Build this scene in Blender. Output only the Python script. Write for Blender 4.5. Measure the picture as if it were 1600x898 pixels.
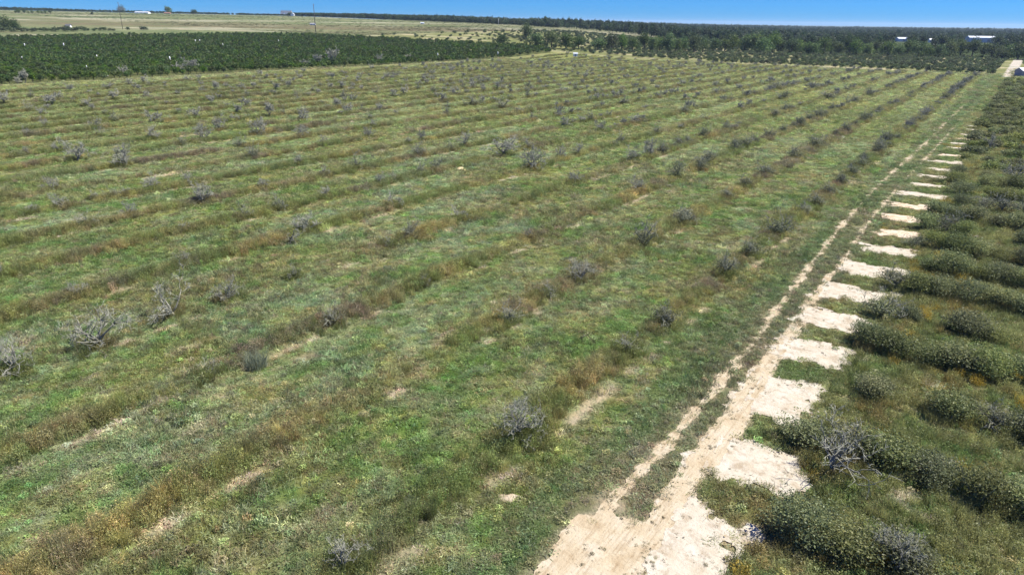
import bpy, math, random
import numpy as np
from mathutils import Vector, Matrix

for o in list(bpy.data.objects): bpy.data.objects.remove(o)
SC = bpy.context.scene
COL = SC.collection

# ------------------------------------------------------------------ camera
# World axes: +Y runs along the planted rows and the sandy track, +X to the right of them.
EYE_H = 22.0                      # metres above the ground
FPX = 1060.0                      # focal length in photo pixels (1600 wide)
PITCH = math.radians(21.43); ROLL = math.atan(0.012); YAW = math.radians(35.595)
def cam_axes():
    fwd = np.array([0, math.cos(PITCH), -math.sin(PITCH)]); r0 = np.array([1., 0, 0]); u0 = np.cross(r0, fwd)
    r = math.cos(ROLL)*r0 + math.sin(ROLL)*u0; u = -math.sin(ROLL)*r0 + math.cos(ROLL)*u0
    c, s = math.cos(YAW), math.sin(YAW); Z = np.array([[c, -s, 0], [s, c, 0], [0, 0, 1]])
    return np.stack([r, u, fwd]) @ Z.T
RC = cam_axes()
cam = bpy.data.cameras.new('camera'); camo = bpy.data.objects.new('camera', cam); COL.objects.link(camo)
cam.sensor_width = 36; cam.lens = 36*FPX/1600; cam.clip_start = 0.5; cam.clip_end = 60000
m3 = Matrix([[RC[0][i], RC[1][i], -RC[2][i]] for i in range(3)]).to_4x4(); m3.translation = (0, 0, EYE_H)
camo.matrix_world = m3
SC.camera = camo

# ------------------------------------------------------------------ daylight
SUN_EL, SUN_AZ = math.radians(57), math.radians(48)     # azimuth clockwise from +Y
world = bpy.data.worlds.new('World'); SC.world = world; world.use_nodes = True
wn = world.node_tree; wn.nodes.clear()
sky = wn.nodes.new('ShaderNodeTexSky'); sky.sky_type = 'NISHITA'; sky.sun_disc = False
sky.sun_elevation = SUN_EL; sky.sun_rotation = SUN_AZ
sky.air_density = 1.0; sky.dust_density = 0.0; sky.ozone_density = 4.0; sky.altitude = 0
hsv = wn.nodes.new('ShaderNodeMixRGB'); hsv.blend_type = 'MULTIPLY'; hsv.inputs[0].default_value = 1
hsv.inputs[2].default_value = (0.048, 0.192, 0.50, 1)      # the deep clear blue of the day, over the whole sky
bg = wn.nodes.new('ShaderNodeBackground'); bg.inputs[1].default_value = 0.15
wo = wn.nodes.new('ShaderNodeOutputWorld')
wn.links.new(sky.outputs[0], hsv.inputs[1]); wn.links.new(hsv.outputs[0], bg.inputs[0]); wn.links.new(bg.outputs[0], wo.inputs[0])
sl = bpy.data.lights.new('sun', 'SUN'); sl.energy = 5.0; sl.angle = math.radians(0.5); sl.color = (1, 0.96, 0.86)
so = bpy.data.objects.new('sun', sl); COL.objects.link(so)
sd = Vector((math.sin(SUN_AZ)*math.cos(SUN_EL), math.cos(SUN_AZ)*math.cos(SUN_EL), math.sin(SUN_EL)))
so.rotation_euler = sd.to_track_quat('Z', 'Y').to_euler()
vs = SC.view_settings; vs.view_transform = 'Standard'; vs.look = 'None'; vs.exposure = 1.02; vs.gamma = 1; vs.use_curve_mapping = False
SC.cycles.max_bounces = 5; SC.cycles.diffuse_bounces = 2; SC.cycles.transmission_bounces = 2; SC.cycles.transparent_max_bounces = 4
SC.cycles.volume_bounces = 0
SC.render.engine = 'CYCLES'

# ------------------------------------------------------------------ helpers
RNG = np.random.default_rng(7)
random.seed(7)
def vnoise(x, y, seed):
    def h(i, j):
        v = np.sin(i*127.1 + j*311.7 + seed*74.7)*43758.5453
        return v - np.floor(v)
    ix, iy = np.floor(x), np.floor(y); fx, fy = x-ix, y-iy
    ux, uy = fx*fx*(3-2*fx), fy*fy*(3-2*fy)
    a, b, c, d = h(ix, iy), h(ix+1, iy), h(ix, iy+1), h(ix+1, iy+1)
    return (a*(1-ux)+b*ux)*(1-uy) + (c*(1-ux)+d*ux)*uy
def fbm(x, y, seed, octv=4):
    s, a, t = 0, 0.5, 0
    x = np.asarray(x, float); y = np.asarray(y, float)
    for o in range(octv):
        s = s + a*vnoise(x*2**o + 17.3*o, y*2**o - 9.1*o, seed+o); t += a; a *= 0.55
    return s/t
def sstep(a, b, x):
    t = np.clip((x-a)/(b-a), 0, 1); return t*t*(3-2*t)
SY, CY = math.sin(YAW), math.cos(YAW)
def fl(x, y):                      # distance ahead of the viewpoint / to its side, on the ground
    return -SY*x + CY*y, CY*x + SY*y
def fl_inv(f, l): return -SY*f + CY*l, CY*f + SY*l
A_K = np.array([-1.4, -0.75, -0.6, -0.42, -0.3, -0.18, -0.05, 0.05, 0.15, 0.25, 0.4, 1.5])
A_V = np.array([31.5, 31.5, 29.5, 27.5, 26.0, 21.5, 17.5, 14.0, 9.0, 4.0, 0.0, 0.0])
R_V = np.array([1500, 1500, 1500, 1500, 1450, 1250, 1050, 950, 900, 900, 900, 900.])
def terrain(x, y):
    x = np.asarray(x, float); y = np.asarray(y, float)
    f, l = fl(x, y); a = l/np.maximum(f, 1)
    A = np.interp(a, A_K, A_V); Rr = np.interp(a, A_K, R_V)
    t = np.clip((f-430)/(Rr-430), 0, 1)
    z = A*(1-(1-t)**1.6)*np.where(f > 430, 1, 0)
    # small relief near by: faint planting beds and hollows, level under the track
    infield = sstep(-14.6, -17.5, x)*sstep(430, 400, y)
    dx = ((x-ROW0)/DROW + 0.5) % 1.0 - 0.5
    z = z + infield*(0.16*np.exp(-(dx*DROW/1.3)**2) + 0.22*(fbm(x/5, y/7, 3)-0.5))
    return z
ROW0, DROW, NROW = -18.7, 10.4, 23
def project(x, y, z):
    x, y, z = np.broadcast_arrays(np.asarray(x, float), np.asarray(y, float), np.asarray(z, float)-EYE_H)
    p = np.stack([x, y, z], -1) @ RC.T
    zc = np.maximum(p[..., 2], 0.1)
    return 800 + FPX*p[..., 0]/zc, 449 - FPX*p[..., 1]/zc, p[..., 2]
def at(px, py, up=0.0):                    # the point of the land seen at a place in the photograph
    v = np.array([(px-800)/FPX, -(py-449)/FPX, 1.]) @ RC
    t, dt = 18.0, 1.0
    while t < 6000:
        q = v*t
        if EYE_H + q[2] < float(terrain(q[0], q[1]))+up: break
        t += dt*max(1, t/200)
    lo, hi = t-dt*max(1, t/200)*1.1, t
    for _ in range(20):
        m = (lo+hi)/2; q = v*m
        if EYE_H+q[2] < float(terrain(q[0], q[1]))+up: hi = m
        else: lo = m
    q = v*hi
    return float(q[0]), float(q[1]), float(terrain(q[0], q[1])), hi   # x, y, z, depth

def tag(o, label=None, cat=None, group=None, kind=None):
    if label: o['label'] = label
    if cat: o['category'] = cat
    if group: o['group'] = group
    if kind: o['kind'] = kind
    return o
def mesh_np(name, V, F, mats=(), smooth=False, fm=None):
    """V (n,3); F list of arrays each (m,k)"""
    me = bpy.data.meshes.new(name)
    V = np.asarray(V, np.float32)
    loops = np.concatenate([np.asarray(f).ravel() for f in F]).astype(np.int32)
    tot = np.concatenate([np.full(len(f), np.asarray(f).shape[1], np.int32) for f in F])
    st = np.concatenate([[0], np.cumsum(tot)[:-1]]).astype(np.int32)
    me.vertices.add(len(V)); me.vertices.foreach_set('co', V.ravel())
    me.loops.add(len(loops)); me.loops.foreach_set('vertex_index', loops)
    me.polygons.add(len(tot)); me.polygons.foreach_set('loop_start', st); me.polygons.foreach_set('loop_total', tot)
    for m in mats: me.materials.append(m)
    if fm is not None: me.polygons.foreach_set('material_index', np.asarray(fm, np.int32))
    if smooth: me.polygons.foreach_set('use_smooth', np.ones(len(tot), bool))
    me.update(calc_edges=True)
    return me
def obj(name, me, parent=None, loc=None, rot=None, scale=None):
    o = bpy.data.objects.new(name, me); COL.objects.link(o)
    if parent: o.parent = parent
    if loc is not None: o.location = loc
    if rot is not None: o.rotation_euler = rot
    if scale is not None: o.scale = scale
    return o
def empty(name, loc, rotz=0, s=1.0):
    o = bpy.data.objects.new(name, None); COL.objects.link(o); o.empty_display_size = 0.2
    o.location = loc; o.rotation_euler = (0, 0, rotz); o.scale = (s, s, s) if np.isscalar(s) else s
    return o

ORD = 'first second third fourth fifth sixth seventh eighth ninth tenth eleventh twelfth thirteenth fourteenth fifteenth sixteenth seventeenth eighteenth nineteenth twentieth'.split()
ORD += ['twenty-'+w for w in ORD[:9]]+['thirtieth']+['thirty-'+w for w in ORD[:9]]+['fortieth']+['forty-'+w for w in ORD[:9]]+['fiftieth']+['fifty-'+w for w in ORD[:9]]+['sixtieth']+['sixty-'+w for w in ORD[:9]]+['seventieth']+['seventy-'+w for w in ORD[:9]]+['eightieth']+['eighty-'+w for w in ORD[:9]]+['ninetieth']
class MB:                          # collects boxes, tubes and prisms into one mesh
    def __init__(s): s.V = []; s.F = []; s.n = 0
    def add(s, V, F):
        s.V.append(np.asarray(V, float)); s.F += [[i+s.n for i in f] for f in F]; s.n += len(V)
    def box(s, x0, x1, y0, y1, z0, z1):
        V = [(x, y, z) for z in (z0, z1) for y in (y0, y1) for x in (x0, x1)]
        s.add(V, [(0, 2, 3, 1), (4, 5, 7, 6), (0, 1, 5, 4), (2, 6, 7, 3), (0, 4, 6, 2), (1, 3, 7, 5)])
    def tube(s, P, Rad, n=6):
        P = np.asarray(P, float); V = []
        for i, p in enumerate(P):
            d = P[min(i+1, len(P)-1)]-P[max(i-1, 0)]; d = d/(np.linalg.norm(d)+1e-9)
            a = np.cross(d, [0.3, 1, 0.2]); a /= np.linalg.norm(a)+1e-9; b = np.cross(d, a)
            for k in range(n):
                t = 2*math.pi*k/n; V.append(p+Rad[i]*(math.cos(t)*a+math.sin(t)*b))
        F = [(i*n+k, i*n+(k+1) % n, (i+1)*n+(k+1) % n, (i+1)*n+k) for i in range(len(P)-1) for k in range(n)]
        F.append(tuple(range(n))[::-1]); F.append(tuple((len(P)-1)*n+k for k in range(n)))
        s.add(V, F)
    def mesh(s, name, mats=(), smooth=False):
        me = bpy.data.meshes.new(name)
        me.from_pydata(np.concatenate(s.V).tolist(), [], s.F)
        for m in mats: me.materials.append(m)
        if smooth: me.polygons.foreach_set('use_smooth', [True]*len(me.polygons))
        me.update(); return me

# ------------------------------------------------------------------ materials
def mat_new(name):
    m = bpy.data.materials.new(name); m.use_nodes = True; nt = m.node_tree; nt.nodes.clear()
    out = nt.nodes.new('ShaderNodeOutputMaterial'); return m, nt, out
def nd(nt, t, **kw):
    n = nt.nodes.new(t)
    for k, v in kw.items(): setattr(n, k, v)
    return n
def ramp(nt, stops, fac):
    r = nd(nt, 'ShaderNodeValToRGB'); e = r.color_ramp.elements
    while len(e) < len(stops): e.new(0.5)
    for i, (p, c) in enumerate(stops): e[i].position = p; e[i].color = (*c, 1)
    nt.links.new(fac, r.inputs[0]); return r.outputs[0]
def leaf_mat(name, stops, transl=0.3, vary=0.35, inst=False):
    """leaves and blades: colour by leaf (random per island) and by plant, part of the light passing through"""
    m, nt, out = mat_new(name); L = nt.links.new
    geo = nd(nt, 'ShaderNodeNewGeometry')
    col = ramp(nt, stops, geo.outputs['Random Per Island'])
    if inst:
        at_ = nd(nt, 'ShaderNodeAttribute', attribute_type='INSTANCER', attribute_name='col')
        mul = nd(nt, 'ShaderNodeMixRGB', blend_type='MULTIPLY'); mul.inputs[0].default_value = 1
        L(col, mul.inputs[1]); L(at_.outputs['Color'], mul.inputs[2]); col = mul.outputs[0]
    else:
        oi = nd(nt, 'ShaderNodeObjectInfo')
        h = nd(nt, 'ShaderNodeHueSaturation'); L(col, h.inputs['Color'])
        for sock, a, b, k in (('Hue', 0.5-0.025*vary*2, 0.5+0.03*vary*2, 1.0), ('Value', 1-vary, 1+vary, 7.31), ('Saturation', 1-vary*0.6, 1+vary*0.4, 3.7)):
            mt = nd(nt, 'ShaderNodeMath', operation='MULTIPLY'); mt.inputs[1].default_value = k; L(oi.outputs['Random'], mt.inputs[0])
            fr = nd(nt, 'ShaderNodeMath', operation='FRACT'); L(mt.outputs[0], fr.inputs[0])
            mr = nd(nt, 'ShaderNodeMapRange'); mr.inputs[3].default_value = a; mr.inputs[4].default_value = b
            L(fr.outputs[0], mr.inputs[0]); L(mr.outputs[0], h.inputs[sock])
        col = h.outputs[0]
    d = nd(nt, 'ShaderNodeBsdfDiffuse'); L(col, d.inputs[0]); t = nd(nt, 'ShaderNodeBsdfTranslucent'); L(col, t.inputs[0])
    mx = nd(nt, 'ShaderNodeMixShader'); mx.inputs[0].default_value = transl; L(d.outputs[0], mx.inputs[1]); L(t.outputs[0], mx.inputs[2])
    g = nd(nt, 'ShaderNodeBsdfGlossy'); g.inputs['Roughness'].default_value = 0.45; g.inputs[0].default_value = (1, 1, 1, 1)
    m2 = nd(nt, 'ShaderNodeMixShader'); m2.inputs[0].default_value = 0.012; L(mx.outputs[0], m2.inputs[1]); L(g.outputs[0], m2.inputs[2])
    L(m2.outputs[0], out.inputs[0]); return m
def rough_mat(name, c1, c2, scale=8, rough=0.85, metallic=0.0, spec=0.3, bump=0.0, stretch=(1, 1, 1)):
    m, nt, out = mat_new(name); L = nt.links.new
    tc = nd(nt, 'ShaderNodeTexCoord'); mp = nd(nt, 'ShaderNodeMapping'); mp.inputs['Scale'].default_value = stretch
    L(tc.outputs['Object'], mp.inputs[0])
    n = nd(nt, 'ShaderNodeTexNoise'); n.inputs['Scale'].default_value = scale; n.inputs['Detail'].default_value = 5; n.inputs['Roughness'].default_value = 0.65
    L(mp.outputs[0], n.inputs['Vector'])
    col = ramp(nt, [(0.3, c1), (0.7, c2)], n.outputs[0])
    p = nd(nt, 'ShaderNodeBsdfPrincipled'); L(col, p.inputs['Base Color']); p.inputs['Roughness'].default_value = rough
    p.inputs['Metallic'].default_value = metallic; p.inputs['Specular IOR Level'].default_value = spec
    if bump:
        b = nd(nt, 'ShaderNodeBump'); b.inputs['Strength'].default_value = bump; L(n.outputs[0], b.inputs['Height']); L(b.outputs[0], p.inputs['Normal'])
    L(p.outputs[0], out.inputs[0]); return m

M_BARK_GREY = rough_mat('bleached dead wood', (0.11, 0.105, 0.082), (0.29, 0.278, 0.22), 6, bump=0.3)
M_TWIG = rough_mat('grey dead twigs', (0.17, 0.168, 0.128), (0.375, 0.37, 0.295), 4)
M_TWIG_DARK = rough_mat('dark twigs', (0.13, 0.13, 0.082), (0.29, 0.288, 0.20), 4)
M_BARK = rough_mat('brown bark', (0.06, 0.045, 0.035), (0.14, 0.11, 0.085), 7, bump=0.3)
M_LEAF_BUSH = leaf_mat('citrus bush leaf', [(0.0, (0.08, 0.105, 0.040)), (0.45, (0.175, 0.200, 0.080)), (0.85, (0.255, 0.275, 0.112)), (1, (0.29, 0.285, 0.10))], 0.4, 0.35)
M_LEAF_DARK = leaf_mat('dusky leaf on dying bush', [(0.0, (0.10, 0.112, 0.058)), (0.6, (0.175, 0.187, 0.108)), (1, (0.25, 0.25, 0.155))], 0.2, 0.3)
M_LEAF_CITRUS = leaf_mat('orchard leaf', [(0.0, (0.034, 0.062, 0.016)), (0.55, (0.066, 0.115, 0.026)), (0.9, (0.115, 0.16, 0.036)), (1, (0.19, 0.22, 0.055))], 0.3, 0.36)
M_LEAF_OAK = leaf_mat('broadleaf tree leaf', [(0.0, (0.045, 0.075, 0.025)), (0.6, (0.095, 0.145, 0.042)), (1, (0.17, 0.22, 0.07))], 0.3, 0.38)
M_LEAF_PINE = leaf_mat('forest leaf', [(0.0, (0.03, 0.047, 0.022)), (0.6, (0.052, 0.08, 0.034)), (1, (0.095, 0.125, 0.05))], 0.25, 0.35)
M_LEAF_SCRUB = leaf_mat('scrub leaf', [(0.0, (0.045, 0.07, 0.03)), (0.6, (0.09, 0.12, 0.055)), (1, (0.16, 0.18, 0.09))], 0.3, 0.4)
M_GRASS = leaf_mat('grass blade', [(0, (0.75, 0.78, 0.7)), (0.6, (1, 1, 1)), (1, (1.35, 1.25, 1.2))], 0.45, inst=True)
M_WHITE = rough_mat('white paint', (0.72, 0.72, 0.70), (0.82, 0.82, 0.80), 3, 0.6)
M_METAL_WHITE = rough_mat('pale metal roofing', (0.42, 0.45, 0.49), (0.50, 0.53, 0.57), 1.2, 0.5, 0.0, 0.5)
M_METAL_BLUE = rough_mat('blue grey metal siding', (0.42, 0.48, 0.56), (0.50, 0.56, 0.64), 1.2, 0.5, 0.0, 0.5)
M_ROOF_DARK = rough_mat('dark shingle', (0.07, 0.07, 0.08), (0.13, 0.13, 0.14), 5)
M_ROOF_GREY = rough_mat('grey shingle', (0.20, 0.20, 0.22), (0.30, 0.30, 0.32), 5)
M_ROOF_RED = rough_mat('reddish brown siding', (0.22, 0.11, 0.08), (0.30, 0.16, 0.12), 5)
M_WINDOW = rough_mat('dark window glass', (0.03, 0.04, 0.05), (0.06, 0.07, 0.09), 2, 0.15, 0, 0.6)
M_POLE = rough_mat('weathered pole wood', (0.06, 0.05, 0.045), (0.12, 0.10, 0.09), 6)
M_POLE_PALE = rough_mat('pale concrete pole', (0.42, 0.42, 0.42), (0.55, 0.55, 0.54), 6)

# ------------------------------------------------------------------ the land: zones and colours
O_BACK = [at(0, 60), at(200, 57.5), at(400, 55), at(500, 57)]
O_POLY = np.array([(-281., 20.), (-262., 410.), (-285., 434.)] + [(q[0], q[1]) for q in O_BACK[::-1]] + [(-1000., 60.), (-700., -60.)])
S_POLY = np.array([(-270., 421.), (10., 413.), (-9., 650.), (-150., 672.), (-430., 705.), at(560, 56)[:2], (-300., 440.)])
def in_poly(x, y, P):
    x = np.asarray(x); y = np.asarray(y); r = np.zeros(x.shape, bool); n = len(P)
    for i in range(n):
        x1, y1 = P[i]; x2, y2 = P[(i+1) % n]
        if y1 == y2: continue
        c = ((y1 > y) != (y2 > y)) & (x < (x2-x1)*(y-y1)/(y2-y1)+x1); r ^= c
    return r
def mixc(a, b, t): return a*(1-t[..., None]) + np.asarray(b)*t[..., None]
BEDS = [24.6, 32.4, 40.3, 48.4, 55.2, 62.6, 70.1, 78.1, 85.5, 93.4, 100.7, 109.0, 116.4, 124.0, 131.5, 139.7, 147.6, 157.6, 165.0, 172.0, 180.0, 189.5, 197.0, 206.0, 215.5]
TL_Y = [10, 20, 32, 45, 59, 72, 88, 112, 155, 240, 420]; TL_X = [-12.0, -11.9, -11.55, -11.7, -12.4, -13.0, -13.5, -13.8, -13.1, -12.6, -11.5]
TR_X = [-9.0, -9.0, -9.55, -10.2, -10.45, -10.6, -11.1, -11.3, -10.7, -10.2, -9.0]
def sand_value(x, y, part):
    """above zero where bare sand shows: 'track' = the two ruts and the wide near end, an int = that sand patch"""
    n = fbm(x*1.1, y*1.1, 21, 4)-0.5; n2 = fbm(x/2.2, y/4.5, 31, 3)-0.5; n3 = fbm(x*3.1, y*3.1, 41, 2)-0.5
    if part == 'track':
        f = sstep(170, 40, y); xl = np.interp(y, TL_Y, TL_X); xr = np.interp(y, TL_Y, TR_X)
        wl = np.interp(y, [15, 30, 60, 110, 165, 240, 300], [0.42, 0.26, 0.18, 0.15, 0.12, 0.02, -0.1])
        wr = np.interp(y, [15, 30, 50, 75, 110, 165, 240], [0.6, 0.62, 0.36, 0.19, 0.14, 0.06, -0.1])
        a = wl-abs(x-xl)+0.8*n+0.85*n2+0.5*n3; b = wr-abs(x-xr)+0.7*n+0.7*n2+0.35*n3
        e = 2.15-np.hypot((x+10.4)/1.0, (y-21.9)/1.35)+0.8*n+0.5*n3           # wide bare end near by
        e2 = np.minimum(np.minimum(21.7-y, y-8), np.minimum(x+11.6, -8.4-x))+0.7*n+0.3*n3
        c = np.interp(y, [26, 31, 45, 60, 75], [-2, 0.6, 0.4, 0.0, -1.2])-abs(x-xr-0.6)+0.6*n+0.3*n3
        return np.maximum.reduce([a, b, e, e2, c])
    yc = BEDS[part]; q = random.Random(part)
    hh = np.interp(yc, [20, 35, 60, 90, 130, 215], [2.7, 2.6, 2.2, 1.7, 1.3, 1.0])*q.uniform(0.68, 1.15)
    x0 = np.interp(yc, [24, 40, 62, 75, 110, 160, 215], [-9.6, -10.4, -10.6, -9.9, -10.4, -8.7, -7.6])+q.uniform(-0.3, 0.3); x1 = -5.3+q.uniform(-0.9, 0.8)
    yy = y-yc-0.10*(x+8)
    return np.minimum(hh-abs(yy)*1.0, np.minimum((x-x0)*0.8, (x1-x)*0.7))+2.0*n+1.3*n2+0.8*n3
def is_sand(x, y):
    s = sand_value(x, y, 'track') > 0
    for j in range(len(BEDS)):
        k = (abs(y-BEDS[j]) < 4.5) & (x > -12) & (x < -3)
        if k.any():
            v = np.zeros(x.shape, bool); v[k] = sand_value(x[k], y[k], j) > 0; s |= v
    return s

def field_mask(x, y): return (x < -14.7) & (x > -272) & (y < 411) & (y > -60)
def row_dx(x): return (((x-ROW0)/DROW+0.5) % 1.0-0.5)*DROW
def land_colour(x, y, detail=True):
    """albedo of grass and soil at a point of the land"""
    f, l = fl(x, y)
    nA = fbm(x/17, y/28, 1); nB = fbm(x/4.2, y/6.5, 2); nC = fbm(x/1.3, y/1.5, 5, 3); nD = fbm(x/9, y/14, 9); nE = fbm(x/35, y/50, 13)
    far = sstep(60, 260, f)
    C = np.zeros(x.shape+(3,)); C[:] = (0.118, 0.142, 0.040)
    C = mixc(C, (0.090, 0.140, 0.036), sstep(0.45, 0.62, nB)*(1-0.5*far))
    C = mixc(C, (0.142, 0.180, 0.098), sstep(0.48, 0.64, nA)*0.8)
    C = mixc(C, (0.145, 0.140, 0.058), sstep(0.50, 0.70, nD)*0.75)
    nF = fbm(x/0.9, y/1.0, 7, 3); nG = fbm(x/2.4, y/3.0, 8, 3); nH = fbm(x/2.0, y/2.6, 12, 3); nr_ = 1-0.6*far
    C = mixc(C, (0.078, 0.138, 0.030), sstep(0.55, 0.66, nG)*0.7*nr_)
    C = mixc(C, (0.155, 0.160, 0.052), sstep(0.56, 0.68, nH)*0.7*nr_)
    C = mixc(C, (0.140, 0.165, 0.085), sstep(0.56, 0.68, fbm(x/1.7, y/2.2, 14, 3))*0.55*nr_)
    C = mixc(C, (0.180, 0.160, 0.085), sstep(0.56, 0.70, nC)*0.42*nr_)
    C = C*(0.84+0.34*sstep(0.34, 0.66, nF))[..., None]
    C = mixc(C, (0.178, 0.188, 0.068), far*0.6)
    C = mixc(C, (0.085, 0.115, 0.040), sstep(0.56, 0.70, nE)*0.4)
    # planted rows: tall brown and ochre weeds, and a pale bare line along their sunny foot
    fm = field_mask(x, y); k = np.floor((x-ROW0)/DROW+0.5)
    dx = row_dx(x)+0.5*(fbm(y/9, k*7.7, 51, 3)-0.5)
    nR = fbm(y/11, k*3.7, 61, 3); nS = fbm(y/4, k*5.3+x*0.3, 71, 3)
    rw = np.exp(-(dx/1.25)**2)*sstep(0.28, 0.5, nR+0.35*(nC-0.5))*fm
    RC_ = mixc(np.broadcast_to(np.array([0.140, 0.138, 0.048]), C.shape), (0.165, 0.150, 0.062), sstep(0.42, 0.62, nS))
    RC_ = mixc(RC_, (0.130, 0.100, 0.060), sstep(0.6, 0.75, fbm(y/6, k*9.1, 81, 2)))
    rw = rw*np.interp(f, [80, 260], [0.7, 0.42]); C = C*(1-rw[..., None])+RC_*rw[..., None]
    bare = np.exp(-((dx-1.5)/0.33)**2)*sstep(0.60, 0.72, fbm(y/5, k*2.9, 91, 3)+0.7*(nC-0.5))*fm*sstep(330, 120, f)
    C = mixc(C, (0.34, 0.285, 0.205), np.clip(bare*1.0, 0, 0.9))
    soil = sstep(0.66, 0.76, fbm(x/1.9, y/2.6, 95, 4))*sstep(0.42, 0.6, fbm(x/14, y/20, 97))*fm*sstep(160, 50, f)
    C = mixc(C, (0.27, 0.225, 0.15), soil*0.5)*1.0; C = mixc(C, (0.27, 0.215, 0.155), soil*0.0)
    # verge and the grass between ruts
    ver = sstep(-15.6, -14.6, x)*sstep(430, 400, y)*(x < -4)
    V = mixc(np.broadcast_to(np.array([0.088, 0.124, 0.045]), C.shape), (0.115, 0.128, 0.055), sstep(0.45, 0.65, nB))
    V = mixc(V, (0.150, 0.130, 0.080), sstep(-13.4, -12.6, x+1.2*(nB-0.5))*sstep(120, 40, f)*0.5)
    V = mixc(V, (0.20, 0.165, 0.11), sstep(0.6, 0.75, nC)*0.35)
    C = C*(1-ver[..., None])+V*ver[..., None]
    # young grove on the far side of the track
    gr = sstep(-9.8, -9.0, x)*sstep(402, 396, y)*(x < 400)
    G = mixc(np.broadcast_to(np.array([0.138, 0.150, 0.056]), C.shape), (0.092, 0.125, 0.038), sstep(0.45, 0.6, nB))
    G = mixc(G, (0.155, 0.130, 0.060), sstep(0.58, 0.7, nD)*0.6)
    G = mixc(G, (0.42, 0.37, 0.29), sstep(0.68, 0.76, fbm(x/2.3, y/1.6, 99, 4))*sstep(-6.5, -4, x)*0.7)
    C = C*(1-gr[..., None])+G*gr[..., None]
    # headland path at the back of the field
    hl = np.exp(-((y-(417-0.02*x*0))/3.0)**2)*(x < 40)*(x > -285); C = mixc(C, (0.27, 0.24, 0.15), hl*0.55)
    hl = np.exp(-((x+277-0.0487*(y-20))/2.6)**2)*(y < 418)*(y > -60); C = mixc(C, (0.20, 0.19, 0.095), hl*0.7)
    # orchard floor, scrubby strip, pastures, forest floor
    o = in_poly(x, y, O_POLY); C[o] = (0.085, 0.095, 0.04)
    s = in_poly(x, y, S_POLY)
    S = mixc(np.broadcast_to(np.array([0.135, 0.145, 0.062]), C.shape), (0.30, 0.27, 0.17), sstep(0.52, 0.68, fbm(x/22, y/9, 17)))
    C[s] = S[s]
    p = (~o) & (~s) & (((y > 424) & (x < 40)) | (x < -277))
    nP = fbm(f/80, l/420, 19); nQ = fbm(f/70+l/900, l/230, 23, 5); nT = fbm(x/14, y/14, 27)
    Pc = mixc(np.broadcast_to(np.array([0.132, 0.140, 0.074]), C.shape), (0.120, 0.106, 0.064), sstep(0.40, 0.60, nP)*sstep(1000, 700, f))
    Pc = mixc(Pc, (0.105, 0.132, 0.062), sstep(0.50, 0.62, nQ)*0.8)
    Pc = mixc(Pc, (0.25, 0.24, 0.17), sstep(0.56, 0.66, fbm(f/45, l/160, 29, 4))*0.8)
    Pc = Pc*(0.86+0.28*nT[..., None])
    C[p] = Pc[p]
    fo = (y > 425) & (~s) & ((l/np.maximum(f, 1) > 0.22+0.03*(nA-0.5)) | (f > 1750)); C[fo] = (0.045, 0.06, 0.028)
    rd = (abs(x+5.6) < 2.6+1.2*(nC-0.5)) & (y > 405) & (y < 640); C[rd] = (0.36, 0.33, 0.28)
    return C

def axis(segs):
    out = [segs[0][0]]
    for a, b, st, gr in segs:
        x = a
        while x < b:
            x += st; out.append(min(x, b)); st *= gr
    return np.unique(np.round(out, 3))
xs_n = np.array(axis([(0, 110, 0.5, 1.0), (110, 300, 0.6, 1.012), (300, 1500, 3.0, 1.012), (1500, 16000, 20, 1.07)]))
XS = np.unique(np.concatenate([-xs_n, axis([(0, 14, 0.5, 1.0), (14, 16000, 0.8, 1.13)])]))
YS = np.unique(np.concatenate([-axis([(0, 40, 1.2, 1.1), (40, 3000, 6, 1.3)]), axis([(0, 120, 0.5, 1.0), (120, 440, 0.6, 1.010), (440, 1500, 3.2, 1.012), (1500, 16000, 20, 1.07)])]))
GX, GY = np.meshgrid(XS, YS); gx, gy = GX.ravel(), GY.ravel()
gz = terrain(gx, gy)
gi = np.arange(len(gx)).reshape(GX.shape)
gF = np.stack([gi[:-1, :-1].ravel(), gi[:-1, 1:].ravel(), gi[1:, 1:].ravel(), gi[1:, :-1].ravel()], 1)

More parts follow.
